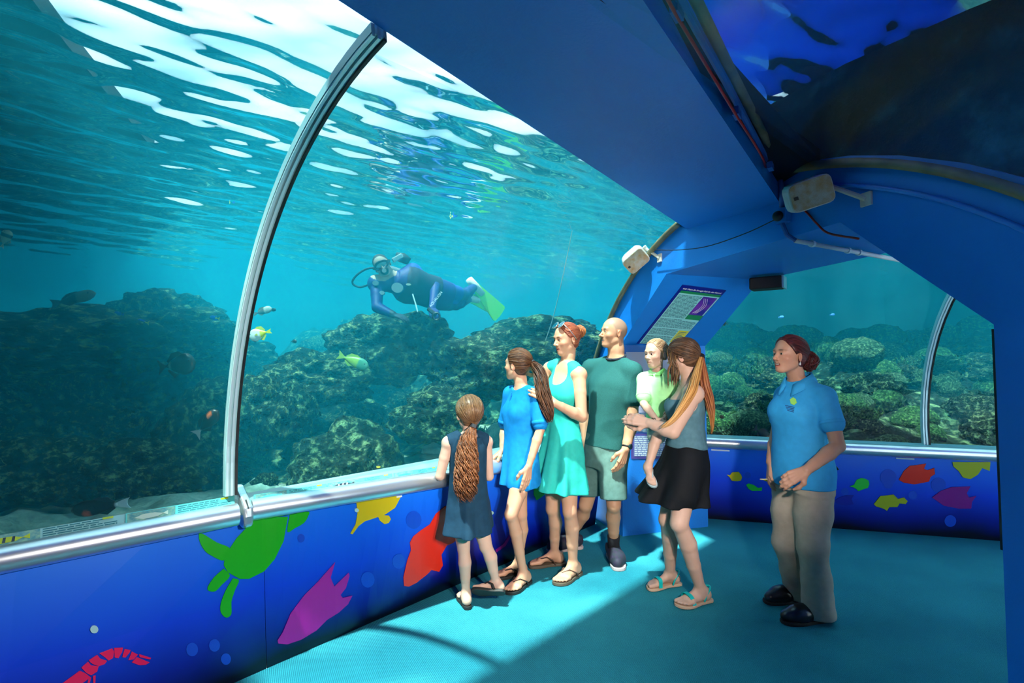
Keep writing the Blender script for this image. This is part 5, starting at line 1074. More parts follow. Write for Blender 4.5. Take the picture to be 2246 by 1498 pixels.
# ================================================================== the visitors
SKIN = (.60, .32, .20); PALE = (.62, .39, .29); TAN = (.55, .29, .17)
g0 = lambda x, y: atz(x, y, 0)
def fold_fn(amp, n, ph=0.0, t0=.3, t1=-.8):
    def f(t, th): w = np.clip((t0-t)/(t0-t1), 0, 1); return amp*w*(np.sin(n*th+ph)+.45*np.sin((n*1.7)//1*th+ph*2.3))
    return f
def tors(T, sel): return [(t, a, b, o) for t, a, b, o in T['rings'] if sel(t)]
M_ffk = mat('black_flip_flop_rubber', (.012, .014, .013), .6); M_ffb = mat('brown_flip_flop_rubber', (.10, .075, .05), .6); M_ffs = mat('dark_strap', (.02, .018, .016), .5)
# ---------------- small girl in the navy dress, seen from behind
gy = 3.0
girl = dict(H=1.27, hh=.212, fem=True, kid=True, kind='girl', F=(-.38, .92), root=g0(1050, 1318), hf=(-.42, .88, .16), skin=PALE, wide=1.02, arm=.98, leg=1.0, brow=(.2, .1, .05), bust=0,
    j=dict(head=J(1028, 906, gy+.02), neck=J(1027, 955, gy+.0), pel=J(1027, 1098, gy+.04), shL=J(984, 970, gy-.03), shR=J(1066, 968, gy+.06), elL=J(965, 1044, gy-.02), wrL=J(978, 1042, gy+.16), elR=J(1073, 1045, gy+.08), wrR=J(1052, 1040, gy+.2),
           hipL=J(1010, 1115, gy+.04), hipR=J(1044, 1113, gy+.08), knL=J(1017, 1203, gy+.06), knR=J(1066, 1198, gy+.08), anL=J(1022, 1296, 3.10), anR=J(1088, 1278, 3.12)),
    handL=((.1, .95, -.1), (0, 0, 1), 1, (.25, .25, .25, .3)), handR=((-.3, .9, -.1), (0, 0, 1), -1, (.25, .25, .25, .3)), ftL=((-.35, .93, 0),), ftR=((-.96, .18, -.06), (.06, .80, .60)), gz=.048)
girl['j']['anL'][2] = .068
T = build_person('girl', 'small girl with a long wavy auburn ponytail in a navy dress, back turned', girl)
s = SD(); s.loft(T['base'], T['neck'], [(-.22, .148, .137, -.005), (-.12, .140, .130, 0), (0, .128, .118, 0), (.2, .122, .108, 0), (.5, .112, .098, .004), (.75, .114, .09, 0), (.88, .112, .078, -.008), (.95, .085, .065, -.01), (.985, .07, .06, -.01)], T['fr0'], T['fr1'], 0, fold=fold_fn(.10, 6, .5, .55, -.27)); under(s, T, .01, False, .35)
for S_ in 'LR': s.cap(T['j']['sh'+S_]-Zu*.0, lerp(T['neck'], T['j']['sh'+S_], .55)+Zu*.012, .046, .040, .02)
for S_, x in (('L', -1), ('R', 1)): s.ell(T['j']['sh'+S_]+T['R']*x*.026-Zu*.02, (.042, .05, .062), None, .008, 's')
s.ell(T['neck']+Zu*.045, (.058, .058, .055), None, .008, 's')
cloth('dress', T, s, .0052, cmat('navy_denim_dress', (.010, .045, .085), .85))
AUB0, AUB1 = (.035, .012, .006), (.24, .085, .030)
hair_cap(T, (.07, .030, .013), (.24, .125, .055), (0, -.44, -.22), -.30, .05, 190, 3, 0, rad=.0024)
ponytail(T, [T['hc']+(T['hR'].T @ V3(0, -.47, -.24))*T['hh'], J(1026, 970, gy-.09), J(1024, 1020, gy-.12), J(1022, 1065, gy-.13), J(1024, 1104, gy-.11)], [.016, .042, .060, .066, .064, .040], 300, AUB0, AUB1, .011, 5, .0032, freq=6.0, flat=.55)
flipflop(T, 'L', M_ffk, M_ffs); flipflop(T, 'R', M_ffk, M_ffs)

# ---------------- teenage girl in the bright blue tunic
ty = 3.40
tb = dict(H=1.57, hh=.218, F=(-.86, -.48), Fp=(-.80, -.6), root=g0(1140, 1275), hf=(-.80, .52, .10), skin=SKIN, wide=.86, arm=.84, leg=.88, brow=(.1, .05, .03), bust=.6,
    j=dict(head=J(1134, 800, ty+.02), neck=J(1143, 850, ty), pel=J(1142, 1005, ty), shL=J(1180, 868, ty-.09), shR=J(1121, 864, ty+.12), elL=J(1185, 942, ty-.16), wrL=J(1160, 1022, ty-.20), elR=J(1106, 940, ty+.16), wrR=J(1102, 988, ty+.06),
           hipL=J(1151, 1030, ty-.05), hipR=J(1133, 1030, ty+.05), knL=J(1121, 1128, ty-.17), knR=J(1143, 1128, ty+.02), anL=J(1148, 1247, 3.37), anR=J(1136, 1225, 3.52)),
    handL=((-.18, -.02, -1), (.6, -.75, .1), 1, (.12, .14, .16, .18)), handR=((-.55, -.2, -.42), (-.2, .1, 1), -1, (.16, .16, .18, .2)), ftL=((-.58, -.81, 0),), ftR=((-.93, -.25, 0),), gz=.055)
tb['j']['anL'][2] = .075; tb['j']['anR'][2] = .075
T = build_person('teen', 'teenage girl in a bright blue tunic, one hand on the rail', tb)
M_tun = cmat('bright_blue_jersey', (.006, .24, .62), .8)
s = SD(); s.loft(T['base'], T['neck'], [(-.14, .150, .132, 0), (0, .142, .122, 0), (.15, .143, .115, 0), (.42, .124, .100, .004), (.62, .128, .108, .008), (.78, .130, .102, .004), (.9, .112, .078, -.008), (.965, .078, .062, -.01), (.99, .066, .058, -.01)], T['fr0'], T['fr1'], 0, fold=fold_fn(.07, 6, 1.0, .5, -.15)); under(s, T, .008, True, .3)
for S_, x in (('L', -1), ('R', 1)):
    sh, el = T['j']['sh'+S_], T['j']['el'+S_]; s.cap(lerp(T['neck'], sh, .35)-Zu*.01, sh, .046, .050, .03); s.cap(sh, lerp(sh, el, .84), .053, .050, .03)
s.ell(T['neck']+Zu*.042+T['F']*.03, (.062, .062, .06), None, .008, 's')
dr = cloth('tunic', T, s, .0055, M_tun)
for S_ in 'LR':
    sh, el = T['j']['sh'+S_], T['j']['el'+S_]; MB().tube([lerp(sh, el, .76), lerp(sh, el, .87)], .0535, 16).build('sleeve_cuff', M_tun, dr, smooth=True)
MB().tube([T['neck']+T['F']*(.075+.03*t)-Zu*(.035+.14*t)+T['R']*.0 for t in np.linspace(0, 1, 5)], .004, 5).build('placket', cmat('tunic_placket', (.005, .17, .48)), dr)
DA0, DA1 = (.022, .009, .006), (.15, .055, .024)
hair_cap(T, DA0, (.16, .07, .03), (.12, -.46, .12), -.33, .04, 190, 4, .02)
ponytail(T, [T['hc']+(T['hR'].T @ V3(.10, -.49, .12))*T['hh'], J(1182, 815, ty-.10), J(1192, 860, ty-.17), J(1203, 905, ty-.20), J(1206, 930, ty-.20)], [.016, .036, .042, .042, .026, .012], 190, DA0, DA1, .006, 8, .0030, freq=2.5)
flipflop(T, 'L', M_ffk, M_ffs); flipflop(T, 'R', M_ffk, M_ffs)

# ---------------- mother in the aqua dress
my = 3.52
mo = dict(H=1.75, hh=.228, F=(-.74, -.67), Fp=(-.7, -.7), root=g0(1228, 1265), hf=(-.90, -.42, -.10), skin=SKIN, wide=.93, arm=.92, leg=.90, brow=(.16, .06, .03), smile=.5, bust=.95, iris=(.05, .05, .03), gaze=(0, 0, -.1),
    j=dict(head=J(1241, 744, my), neck=J(1243, 800, my), pel=J(1229, 985, my), shL=J(1270, 820, my-.10), shR=J(1207, 808, my+.13), elL=J(1276, 915, my-.20), wrL=J(1216, 884, my-.27), elR=J(1180, 862, my+.12), wrR=J(1186, 826, my+.02),
           hipL=J(1244, 1010, my-.05), hipR=J(1214, 1008, my+.06), knL=J(1250, 1122, my-.10), knR=J(1213, 1116, my+.06), anL=J(1257, 1240, 3.50), anR=J(1216, 1214, 3.70)),
    handL=((-.80, .02, .50), (-.1, -.85, .5), -1, (.20, .18, .20, .24), .25), handR=((-.3, -.4, .45), (-.2, .3, .9), 1, (.5, .5, .5, .5)), ftL=((-.66, -.75, 0),), ftR=((-.97, -.16, 0),), gz=.06)
mo['j']['anL'][2] = .082; mo['j']['anR'][2] = .082
T = build_person('mother', 'woman in an aqua sleeveless dress with sunglasses on her auburn hair', mo)
M_aqua = cmat('aqua_jersey', (.03, .52, .44), .7, .9)
s = SD(); s.loft(T['base'], T['neck'], [(-.25, .205, .185, 0), (-.12, .188, .165, 0), (0, .174, .148, 0), (.15, .168, .13, -.005), (.28, .145, .112, 0), (.44, .118, .094, .004), (.60, .134, .116, .014), (.72, .146, .136, .02), (.82, .135, .108, .006), (.90, .118, .082, -.006), (.97, .082, .066, -.012), (.995, .07, .06, -.012)], T['fr0'], T['fr1'], 0, fold=fold_fn(.12, 8, .8, .46, -.25)); under(s, T, .008, True, .3)
for S_, x in (('L', -1), ('R', 1)): s.cap(lerp(T['neck'], T['j']['sh'+S_], .50)+Zu*.006, lerp(T['neck'], T['j']['sh'+S_], .82)+Zu*.004, .054, .052, .03)
for S_, x in (('L', -1), ('R', 1)): s.ell(T['j']['sh'+S_]+T['R']*x*.034-Zu*.035, (.056, .062, .105), None, .01, 's')
s.ell(T['neck']+T['F']*.085-Zu*.035, (.062, .075, .125), None, .012, 's')
s.ell(T['neck']+Zu*.05, (.060, .060, .06), None, .01, 's')
cloth('dress', T, s, .0055, M_aqua)
MB().tube([T['neck']+T['F']*.118-Zu*.165+T['R']*x for x in np.linspace(-.045, .045, 7)], .012, 8, flat=(1, .6)).build('undershirt', mat('pink_white_cotton', (.8, .62, .62), .8), T['e'], smooth=True)
MO0, MO1 = (.16, .035, .025), (.42, .13, .06)
hair_cap(T, MO0, MO1, (0, -.42, .16), -.30, .028, 190, 6, .0)
bc = T['hc']+(T['hR'].T @ V3(0, -.52, .20))*T['hh']; hair_knot(T, bc, .046, 170, (.20, .05, .02), (.55, .22, .07), 7, rad=.003)
# sunglasses pushed up on the hair
hW = lambda T, p: T['hc']+(T['hR'].T @ np.asarray(p, float))*T['hh']
sg = MB()
for x in (-1, 1): sg.tube([hW(T, (x*.18+.12*math.cos(a), .22-.09*math.sin(a), .455+.085*math.sin(a))) for a in np.linspace(0, 2*math.pi, 17)], .0028, 6)
sg.tube([hW(T, (-.06, .22, .46)), hW(T, (0, .22, .48)), hW(T, (.06, .22, .46))], .0025, 6)
for x in (-1, 1): sg.tube([hW(T, (x*.30, .21, .45)), hW(T, (x*.375, .04, .24)), hW(T, (x*.385, -.10, .04)), hW(T, (x*.37, -.16, -.05))], .0024, 6)
sgo = sg.build('sunglasses', mat('pale_metal_frame', (.75, .72, .62), .25, .9), T['e'], smooth=True)
for x in (-1, 1): MB().prism([hW(T, (x*.18+.115*math.cos(a), .222-.09*math.sin(a), .455+.08*math.sin(a))) for a in np.linspace(0, 2*math.pi, 17)[:-1]], (T['hR'].T @ V3(0, .6, .8))*.003).build('lens', mat('dark_teal_lens', (.005, .06, .10), .05, coat=1), sgo)
flipflop(T, 'L', M_ffb, mat('brown_strap', (.09, .05, .035), .5)); flipflop(T, 'R', M_ffb, mat('brown_strap', (.09, .05, .035), .5))

# ---------------- man in the teal T-shirt
ny = 3.80
ma_ = dict(H=1.83, hh=.238, fem=False, kind='man', F=(-.60, -.80), Fp=(-.45, -.89), root=g0(1330, 1235), hf=(-.95, -.22, .10), skin=TAN, wide=.98, arm=1.02, leg=.92, brow=(.10, .06, .04), stubble=(.20, .15, .12), smile=.8, iris=(.06, .05, .03), noleg=False, nofoot=True,
    j=dict(head=J(1344, 730, ny), neck=J(1352, 788, ny), pel=J(1326, 995, ny), shL=J(1387, 815, ny-.10), shR=J(1297, 808, ny+.16), elL=J(1387, 925, ny-.14), wrL=J(1372, 985, ny-.20), elR=J(1280, 905, ny+.2), wrR=J(1288, 985, ny+.12),
           hipL=J(1343, 1012, ny-.06), hipR=J(1306, 1010, ny+.07), knL=J(1346, 1108, ny-.14), knR=J(1285, 1108, ny+.06), anL=J(1346, 1206, 3.80), anR=J(1252, 1180, 4.02)),
    handL=((-.35, -.12, -1), (.55, -.8, .0), 1, (.30, .34, .38, .42), .1), handR=((-.1, -.1, -1), (-.6, .5, 0), -1, (.3, .3, .3, .3)), ftL=((.02, -1, 0),), ftR=((-.9, -.3, 0),))
ma_['j']['anL'][2] = .10; ma_['j']['anR'][2] = .10
T = build_person('man', 'man with a shaved head in a teal-grey T-shirt and shorts', ma_)
M_tee = mat('heathered_teal_cotton', (.014, .085, .085), .9, spec=.15, var=(.028, .14, .135), vscale=420, bump=.08, bscale=200); M_teed = mat('dark_collar_rib', (.008, .02, .035), .9)
s = SD(); R_ = [(t, a*1.0, b, o) for t, a, b, o in T['rings'] if t >= .0]; wv = lambda t, th: .018*np.sin(3*th+9*t)+.014*np.sin(5*th-14*t)
s.loft(T['base'], T['neck'], [(t, a+.014, b+.016, o) for t, a, b, o in R_ if .05 <= t < 1.0]+[(1.0, .075, .07, -.01)], T['fr0'], T['fr1'], 0, fold=wv)
for S_ in 'LR':
    sh, el = T['j']['sh'+S_], T['j']['el'+S_]; s.cap(lerp(T['neck'], sh, .3)-Zu*.012, sh, .062, .068, .03); s.cap(sh, lerp(sh, el, .56), .070, .068, .03)
s.cut(T['base']+(T['neck']-T['base'])*.19, -(T['neck']-T['base']))
s.ell(T['neck']+Zu*.052+T['F']*.012, (.075, .075, .060), None, .006, 's')
tee = cloth('t_shirt', T, s, .006, M_tee)
ring = [T['neck']+T['F']*.010+Zu*(.010-.022*math.cos(a)+.008)+T['R']*.070*math.sin(a)+T['F']*.064*math.cos(a) for a in np.linspace(0, 2*math.pi, 25)]
MB().tube(ring, .0095, 8).build('collar', M_teed, tee, smooth=True)
M_sho = cmat('grey_green_shorts', (.10, .20, .18), .8)
s = SD(); s.loft(T['base'], T['neck'], [(t, a+.012, b+.012, o) for t, a, b, o in R_ if t < .4], T['fr0'], T['fr1'], 0)
for S_ in 'LR': s.cap(T['j']['hip'+S_]-Zu*.02, lerp(T['j']['hip'+S_], T['j']['kn'+S_], .90), .108, .096, .03)
for S_ in 'LR': s.cut(lerp(T['j']['hip'+S_], T['j']['kn'+S_], .86), (0, -.12, -1))
cloth('shorts', T, s, .007, M_sho)
for S_, x in (('L', -1), ('R', 1)):
    an = T['j']['an'+S_]; kn = T['j']['kn'+S_]; fd = V3(*ma_['ft'+S_][0]); sk = MB().tube([lerp(an, kn, .26), lerp(an, kn, .1), an-Zu*.03], [.046, .043, .046], 14).build('sock', mat('black_sock', (.01, .01, .014), .95), T['e'], smooth=True)
    A = foot_axes(fd); P = lambda a, b, c: V3(an[0], an[1], 0)+A[0]*a*x+A[1]*b+Zu*c; s = SD(); s.cap(P(0, -.06, .06), P(0, -.05, .09), .040, .042, .03); s.cap(P(0, -.04, .075), P(-.005, .10, .052), .046, .046, .04); s.cap(P(0, .08, .05), P(-.01, .165, .045), .05, .040, .04); s.cap(P(.01, .0, .05), P(.02, .10, .045), .045, .042, .04); s.cut((0, 0, .022), (0, 0, -1)); s.cut(P(0, -.02, .118), nrm(-A[1]*.25+Zu))
    sh_ = cloth('sneaker', T, s, .004, mat('dark_sneaker_mesh', (.02, .028, .035), .7, var=(.035, .02, .05), vscale=40))
    out = [(0, -.105), (.04, -.085), (.048, -.02), (.052, .06), (.058, .13), (.04, .19), (0, .21), (-.045, .195), (-.055, .13), (-.045, .06), (-.042, -.02), (-.04, -.085)]; sm_ = catmull([(*p, 0) for p in out+out[:1]], 3)[:-1]
    MB().prism([P(a, b, 0) for a, b, _ in sm_], Zu*.024).build('sneaker_sole', mat('pale_pink_sole', (.55, .42, .40), .6), sh_, bevel=.005); mb = MB()
    for k in range(4): mb.tube([P(-.022, .045+.022*k, .105-.011*k), P(.0, .047+.022*k, .112-.011*k), P(.022, .045+.022*k, .105-.011*k)], .0035, 5)
    mb.build('laces', mat('dark_lace', (.05, .05, .06), .8), sh_)
wa = MB(); w_ = T['j']['wrL']; wd_ = nrm(T['j']['wrL']-T['j']['elL']); wo = MB().tube([w_-wd_*.032, w_-wd_*.012], .031, 16).build('watch', mat('black_watch_strap', (.01, .012, .014), .5), T['e'], smooth=True)
fa = nrm(V3(.75, -.66, 0)); MB().tube([w_-wd_*.022+fa*.026, w_-wd_*.022+fa*.040], .019, 16).build('watch_face', mat('dark_watch_face', (.02, .05, .05), .15, .3), wo); MB().tube([w_+nrm(V3(-.35, -.12, -1))*.085+V3(-.03, -.02, 0), w_+nrm(V3(-.35, -.12, -1))*.085+V3(-.03, -.02, -.008)], .0105, 10).build('ring', mat('gold_ring', (.8, .55, .2), .2, 1), T['e'])

# ---------------- young woman carrying the boy
cyy = 3.16
tc = dict(H=1.64, hh=.222, F=(-.94, .32), Fp=(-.97, .1), root=g0(1505, 1300), hf=(-.80, .58, -.12), skin=PALE, wide=1.0, arm=1.12, leg=1.04, brow=(.1, .05, .03), bust=.9,
    j=dict(head=J(1496, 782, cyy+.02), neck=J(1510, 838, cyy+.02), pel=J(1503, 985, cyy+.03), shL=J(1521, 862, cyy-.13), shR=J(1502, 858, cyy+.18), elL=J(1476, 948, cyy-.20), wrL=J(1424, 928, cyy-.12), elR=J(1462, 935, cyy+.24), wrR=J(1420, 930, cyy+.02),
           hipL=J(1508, 1015, cyy-.06), hipR=J(1494, 1012, cyy+.09), knL=J(1490, 1148, cyy-.15), knR=J(1464, 1140, cyy+.03), anL=J(1537, 1278, 3.13), anR=J(1470, 1250, 3.36)),
    handL=((-.85, .25, .20), (-.2, -.9, .3), -1, (.34, .36, .38, .4), .1), handR=((-.80, -.45, .0), (-.4, -.8, -.2), 1, (.3, .3, .3, .35)), ftL=((-.93, -.37, 0),), ftR=((-.96, -.28, 0),), gz=.058)
tc['j']['anL'][2] = .078; tc['j']['anR'][2] = .078
T = build_person('young_woman', 'young woman in a black skirt carrying the boy, long two-tone ponytail', tc)
TC = T
s = SD(); s.loft(T['base'], T['neck'], [(.22, .165, .128, 0), (.34, .150, .115, 0), (.48, .138, .106, .004), (.62, .146, .118, .012), (.72, .152, .128, .016), (.82, .140, .105, 0), (.86, .13, .09, 0)], T['fr0'], T['fr1'], 0, fold=lambda t, th: .015*np.sin(4*th+20*t)); under(s, T, .007)
s.cut(T['base']+(T['neck']-T['base'])*.80+T['F']*.05, nrm((T['neck']-T['base'])+T['F']*.06)); 
for S_, x in (('L', -1), ('R', 1)): s.ell(T['j']['sh'+S_]+T['R']*x*.02-Zu*.05, (.06, .07, .09), None, .01, 's')
top = cloth('tank_top', T, s, .0058, cmat('blue_grey_tank_top', (.10, .22, .27), .85))
s = SD(); s.loft(T['base'], T['neck'], [(-.44, .215, .215, .085), (-.28, .20, .185, .06), (-.1, .182, .16, .025), (.05, .172, .142, 0.005), (.2, .162, .126, 0), (.30, .148, .114, 0), (.335, .144, .112, 0)], T['fr0'], T['fr1'], 0, fold=fold_fn(.12, 6, 2.1, .25, -.44)); under(s, T, .012, False, .55)
cloth('skirt', T, s, .006, cmat('black_skirt', (.006, .008, .011), .75))
TB0, TB1 = (.035, .018, .010), (.17, .085, .045)
hair_cap(T, TB0, TB1, (.10, -.46, -.06), -.36, .05, 220, 9, .10)
# loose strands at the face, then the long two-tone ponytail split over the shoulder
tie = hW(T, (.14, -.49, -.06))
ponytail(T, [tie, J(1525, 832, cyy-.14), J(1512, 868, cyy-.23), J(1478, 918, cyy-.26), J(1446, 942, cyy-.26)], [.015, .024, .024, .020, .014, .006], 70, (.40, .17, .04), (.75, .42, .14), .003, 12, .0034, freq=1.5)
ponytail(T, [tie, J(1545, 835, cyy-.10), J(1556, 880, cyy-.10), J(1562, 920, cyy-.10), J(1561, 956, cyy-.10)], [.015, .026, .026, .020, .012, .005], 70, (.22, .06, .03), (.45, .17, .06), .003, 13, .0034, name='ponytail', grad=((.50, .22, .06), .5, .5), freq=1.5)
pts_ = []
rs = np.random.RandomState(4)
for i in range(34):
    a = hW(T, (-.20+rs.normal(0, .05), .20+rs.normal(0, .05), .30+rs.normal(0, .04))); b = hW(T, (-.37+rs.normal(0, .015), .16+rs.normal(0, .06), -.05)); c = hW(T, (-.33+rs.normal(0, .03), .16+rs.normal(0, .07), -.38)); d = c-Zu*rs.uniform(.05, .11)+V3(rs.normal(0, .012), 0, 0); pts_.append(catmull([a, b, c, d], 5))
strands_obj('loose_hair', T, pts_, .0034, TB0, (.30, .15, .06), 4, 4)
def sandal(T, S_, msole, mst):
    an, A, L, gz, sd = T['foot'+S_]; P = lambda x, y, z: an+A[0]*x*sd*L+A[1]*y*L+A[2]*(z*L-gz); e = T['e']
    out = [(-.02, -.34), (.07, -.33), (.13, -.26), (.13, -.1), (.14, .1), (.20, .35), (.19, .52), (.12, .66), (0, .73), (-.12, .73), (-.19, .66), (-.20, .5), (-.16, .3), (-.11, .1), (-.12, -.1), (-.12, -.25), (-.08, -.32)]; sm_ = catmull([(*p, 0) for p in out+out[:1]], 3)[:-1]
    so_ = MB().prism([P(x, y, 0)-A[2]*.016 for x, y, _ in sm_], A[2]*.016).build('sandal', msole, e, bevel=.003)
    def band(pts, w, m): MB().tube(catmull([P(*p) for p in pts], 4), w, 6, flat=(1, 1)).build('strap', m, so_, smooth=True)
    def flatband(pts, w, m):
        C_ = catmull([P(*p) for p in pts], 5); v = []; f = []
        for i, c in enumerate(C_): v += [c-A[1]*w/2, c+A[1]*w/2, c+A[1]*w/2+A[2]*.004, c-A[1]*w/2+A[2]*.004]
        for i in range(len(C_)-1):
            for k in range(4): f.append((i*4+k, i*4+(k+1) % 4, i*4+4+(k+1) % 4, i*4+4+k))
        MB().add(v, f).build('strap', m, so_)
    flatband([(-.20, .42, .0), (-.16, .40, .17), (-.03, .40, .205), (.10, .38, .16), (.19, .36, .0)], .026, mst)
    band([(-.12, .0, 0), (-.13, -.06, .14), (-.11, -.18, .26), (0, -.275, .30), (.11, -.18, .26), (.13, -.06, .14), (.12, .0, 0)], .0055, mst); band([(-.125, -.08, .17), (-.11, .06, .34), (0, .125, .40), (.11, .06, .34), (.125, -.08, .17)], .004, mat('tan_ankle_strap', (.5, .33, .22), .5))
for S_ in 'LR': sandal(T, S_, mat('tan_sandal_sole', (.62, .42, .28), .6), mat('turquoise_strap', (.0, .48, .46), .4))
for k in range(2): MB().tube([T['j']['wrL']+V3(.03-.012*k, 0, .0)+V3(.004, .030*math.cos(a), .030*math.sin(a)) for a in np.linspace(0, 2*math.pi, 17)], .0022, 5).build('bracelet', mat('thin_dark_bracelet', (.1, .06, .05), .5), T['e'])

# ---------------- the carried boy
by = 3.40
bo_ = dict(H=1.0, hh=.200, fem=False, kid=True, kind='boy', F=(-.62, -.72), Fp=(-.75, -.6), root=J(1445, 925, by), hf=(-.86, -.48, -.03), skin=PALE, wide=1.05, arm=1.15, leg=1.1, brow=(.25, .14, .07), iris=(.04, .04, .05), footk=1.0,
    j=dict(head=J(1438, 776, by), neck=J(1443, 814, by+.01), pel=J(1448, 918, by+.01), shL=J(1474, 834, by-.04), shR=J(1412, 832, by+.05), elL=J(1490, 885, by-.03), wrL=J(1478, 905, by-.12), elR=J(1412, 886, by-.06), wrR=J(1440, 921, by-.19),
           hipL=J(1465, 930, by+.03), hipR=J(1440, 935, by-.02), knL=J(1532, 948, by-.05), knR=J(1440, 962, by-.27), anL=J(1539, 1030, by-.05), anR=J(1421, 1026, by-.33)),
    handL=((-.6, -.5, -.2), (.3, -.6, .6), 1, (.4, .4, .4, .4)), handR=((.75, -.4, -.35), (-.1, -.8, .5), -1, (.4, .4, .45, .5)), ftL=((.45, -.62, -.65), (.55, -.2, .75)), ftR=((.02, -.72, -.70), (-.35, -.62, .70)), gz=.036)
T = build_person('boy', 'small boy in a lime green polo shirt sitting on the young woman\'s arm', bo_)
M_lime = cmat('lime_polo', (.42, .90, .40), .8, .9)
s = SD(); s.loft(T['base'], T['neck'], [(t, a+.012, b+.013, o) for t, a, b, o in T['rings'] if .1 <= t < 1.0]+[(1.0, .05, .046, -.01)], T['fr0'], T['fr1'], 0, fold=lambda t, th: .02*np.sin(4*th+11*t)+.018*np.sin(3*th-15*t))
for S_ in 'LR': sh, el = T['j']['sh'+S_], T['j']['el'+S_]; s.cap(lerp(T['neck'], sh, .4)-Zu*.01, sh, .040, .044, .03); s.cap(sh, lerp(sh, el, .72), .046, .050, .02)
s.ell(T['neck']+Zu*.035+T['F']*.02, (.046, .046, .045), None, .006, 's')
po_ = cloth('polo_shirt', T, s, .0048, M_lime)
for x in (-1, 1): MB().add(*(lambda q: (q, [(0, 1, 2, 3), (7, 6, 5, 4), (0, 4, 5, 1), (1, 5, 6, 2), (2, 6, 7, 3), (3, 7, 4, 0)]))([p+k for k in (np.zeros(3), T['F']*.006+Zu*.004) for p in [T['neck']+T['R']*x*.005+T['F']*.058-Zu*.028, T['neck']+T['R']*x*.045+T['F']*.052-Zu*.030, T['neck']+T['R']*x*.058+T['F']*.0+Zu*.008, T['neck']+T['R']*x*.046+T['F']*.0+Zu*.020]])).build('collar', cmat('green_collar', (.20, .62, .16)), po_)
for S_ in 'LR': sh, el = T['j']['sh'+S_], T['j']['el'+S_]; MB().tube([lerp(sh, el, .66), lerp(sh, el, .74)], .0515, 14).build('sleeve_cuff', M_lime, po_, smooth=True)
s = SD(); s.loft(T['base'], T['neck'], [(t, a+.008, b+.008, o) for t, a, b, o in T['rings'] if t < .32], T['fr0'], T['fr1'], 0)
for S_ in 'LR': s.cap(T['j']['hip'+S_], lerp(T['j']['hip'+S_], T['j']['kn'+S_], .75), .062, .058, .02)
cloth('shorts', T, s, .006, cmat('pale_check_shorts', (.45, .60, .50)))
hair_cap(T, (.25, .14, .07), (.50, .32, .18), (0, -.40, .30), -.22, .018, 170, 14, -.0, rad=.0028)
M_bff = mat('pale_blue_flip_flop', (.45, .55, .58), .5)
flipflop(T, 'L', M_bff, M_bff); flipflop(T, 'R', M_bff, M_bff)

# ---------------- the guide
uy = 2.96
gu = dict(H=1.66, hh=.228, F=(-.95, -.30), Fp=(-.95, -.30), root=g0(1752, 1345), hf=(-.975, -.18, .10), skin=(.50, .26, .17), wide=1.06, arm=1.0, leg=1.0, brow=(.06, .03, .02), smile=1.3, bust=1.0, noleg=False, nofoot=True, gaze=(0, 0, .05),
    j=dict(head=J(1730, 778, uy), neck=J(1750, 836, uy+.02), pel=J(1758, 1030, uy+.02), shL=J(1808, 868, uy-.12), shR=J(1722, 865, uy+.18), elL=J(1838, 978, uy-.20), wrL=J(1768, 1032, uy-.26), elR=J(1702, 960, uy+.24), wrR=J(1690, 1014, uy+.12),
           hipL=J(1782, 1060, uy-.05), hipR=J(1735, 1058, uy+.09), knL=J(1783, 1200, uy-.10), knR=J(1727, 1190, uy+.07), anL=J(1790, 1335, 2.93), anR=J(1748, 1285, 3.16)),
    handL=((-.88, .02, -.42), (-.25, -.8, .55), -1, (.45, .5, .55, .6), .1), handR=((-.25, -.3, -.95), (-.7, .2, .1), 1, (.35, .4, .45, .5)), ftL=((-.97, -.2, 0),), ftR=((-.98, -.12, 0),))
gu['j']['anL'][2] = .10; gu['j']['anR'][2] = .10
T = build_person('guide', 'guide in a bright blue polo shirt and khaki trousers, smiling towards the tank', gu)
M_polo = cmat('bright_blue_polo', (.035, .36, .72), .75, .92)
s = SD(); s.loft(T['base'], T['neck'], [(.02, .196, .146, 0), (.14, .195, .146, -.004), (.3, .178, .134, 0), (.46, .156, .118, .006), (.62, .158, .128, .012), (.74, .16, .132, .012), (.84, .148, .105, 0), (.92, .118, .083, -.01), (.98, .082, .072, -.012), (1.0, .074, .068, -.012)], T['fr0'], T['fr1'], 0, fold=lambda t, th: .018*np.sin(3*th+13*t)*np.clip(1.1-t, 0, 1)+.016*np.sin(5*th-17*t)*np.clip(.9-t, 0, 1)); under(s, T, .010)
for S_ in 'LR': sh, el = T['j']['sh'+S_], T['j']['el'+S_]; s.cap(lerp(T['neck'], sh, .3)-Zu*.012, sh-Zu*.008, .054, .058, .03); s.cap(sh-Zu*.006, lerp(sh, el, .55), .060, .064, .02)
s.ell(T['neck']+Zu*.055+T['F']*.02, (.074, .074, .062), None, .006, 's'); s.ell(T['neck']+T['F']*.085-Zu*.01, (.016, .035, .055), None, .008, 's')
pl_ = cloth('polo_shirt', T, s, .0058, M_polo)
for S_ in 'LR': sh, el = T['j']['sh'+S_], T['j']['el'+S_]; MB().tube([lerp(sh, el, .50), lerp(sh, el, .57)], .0655, 18).build('sleeve_cuff', M_polo, pl_, smooth=True)
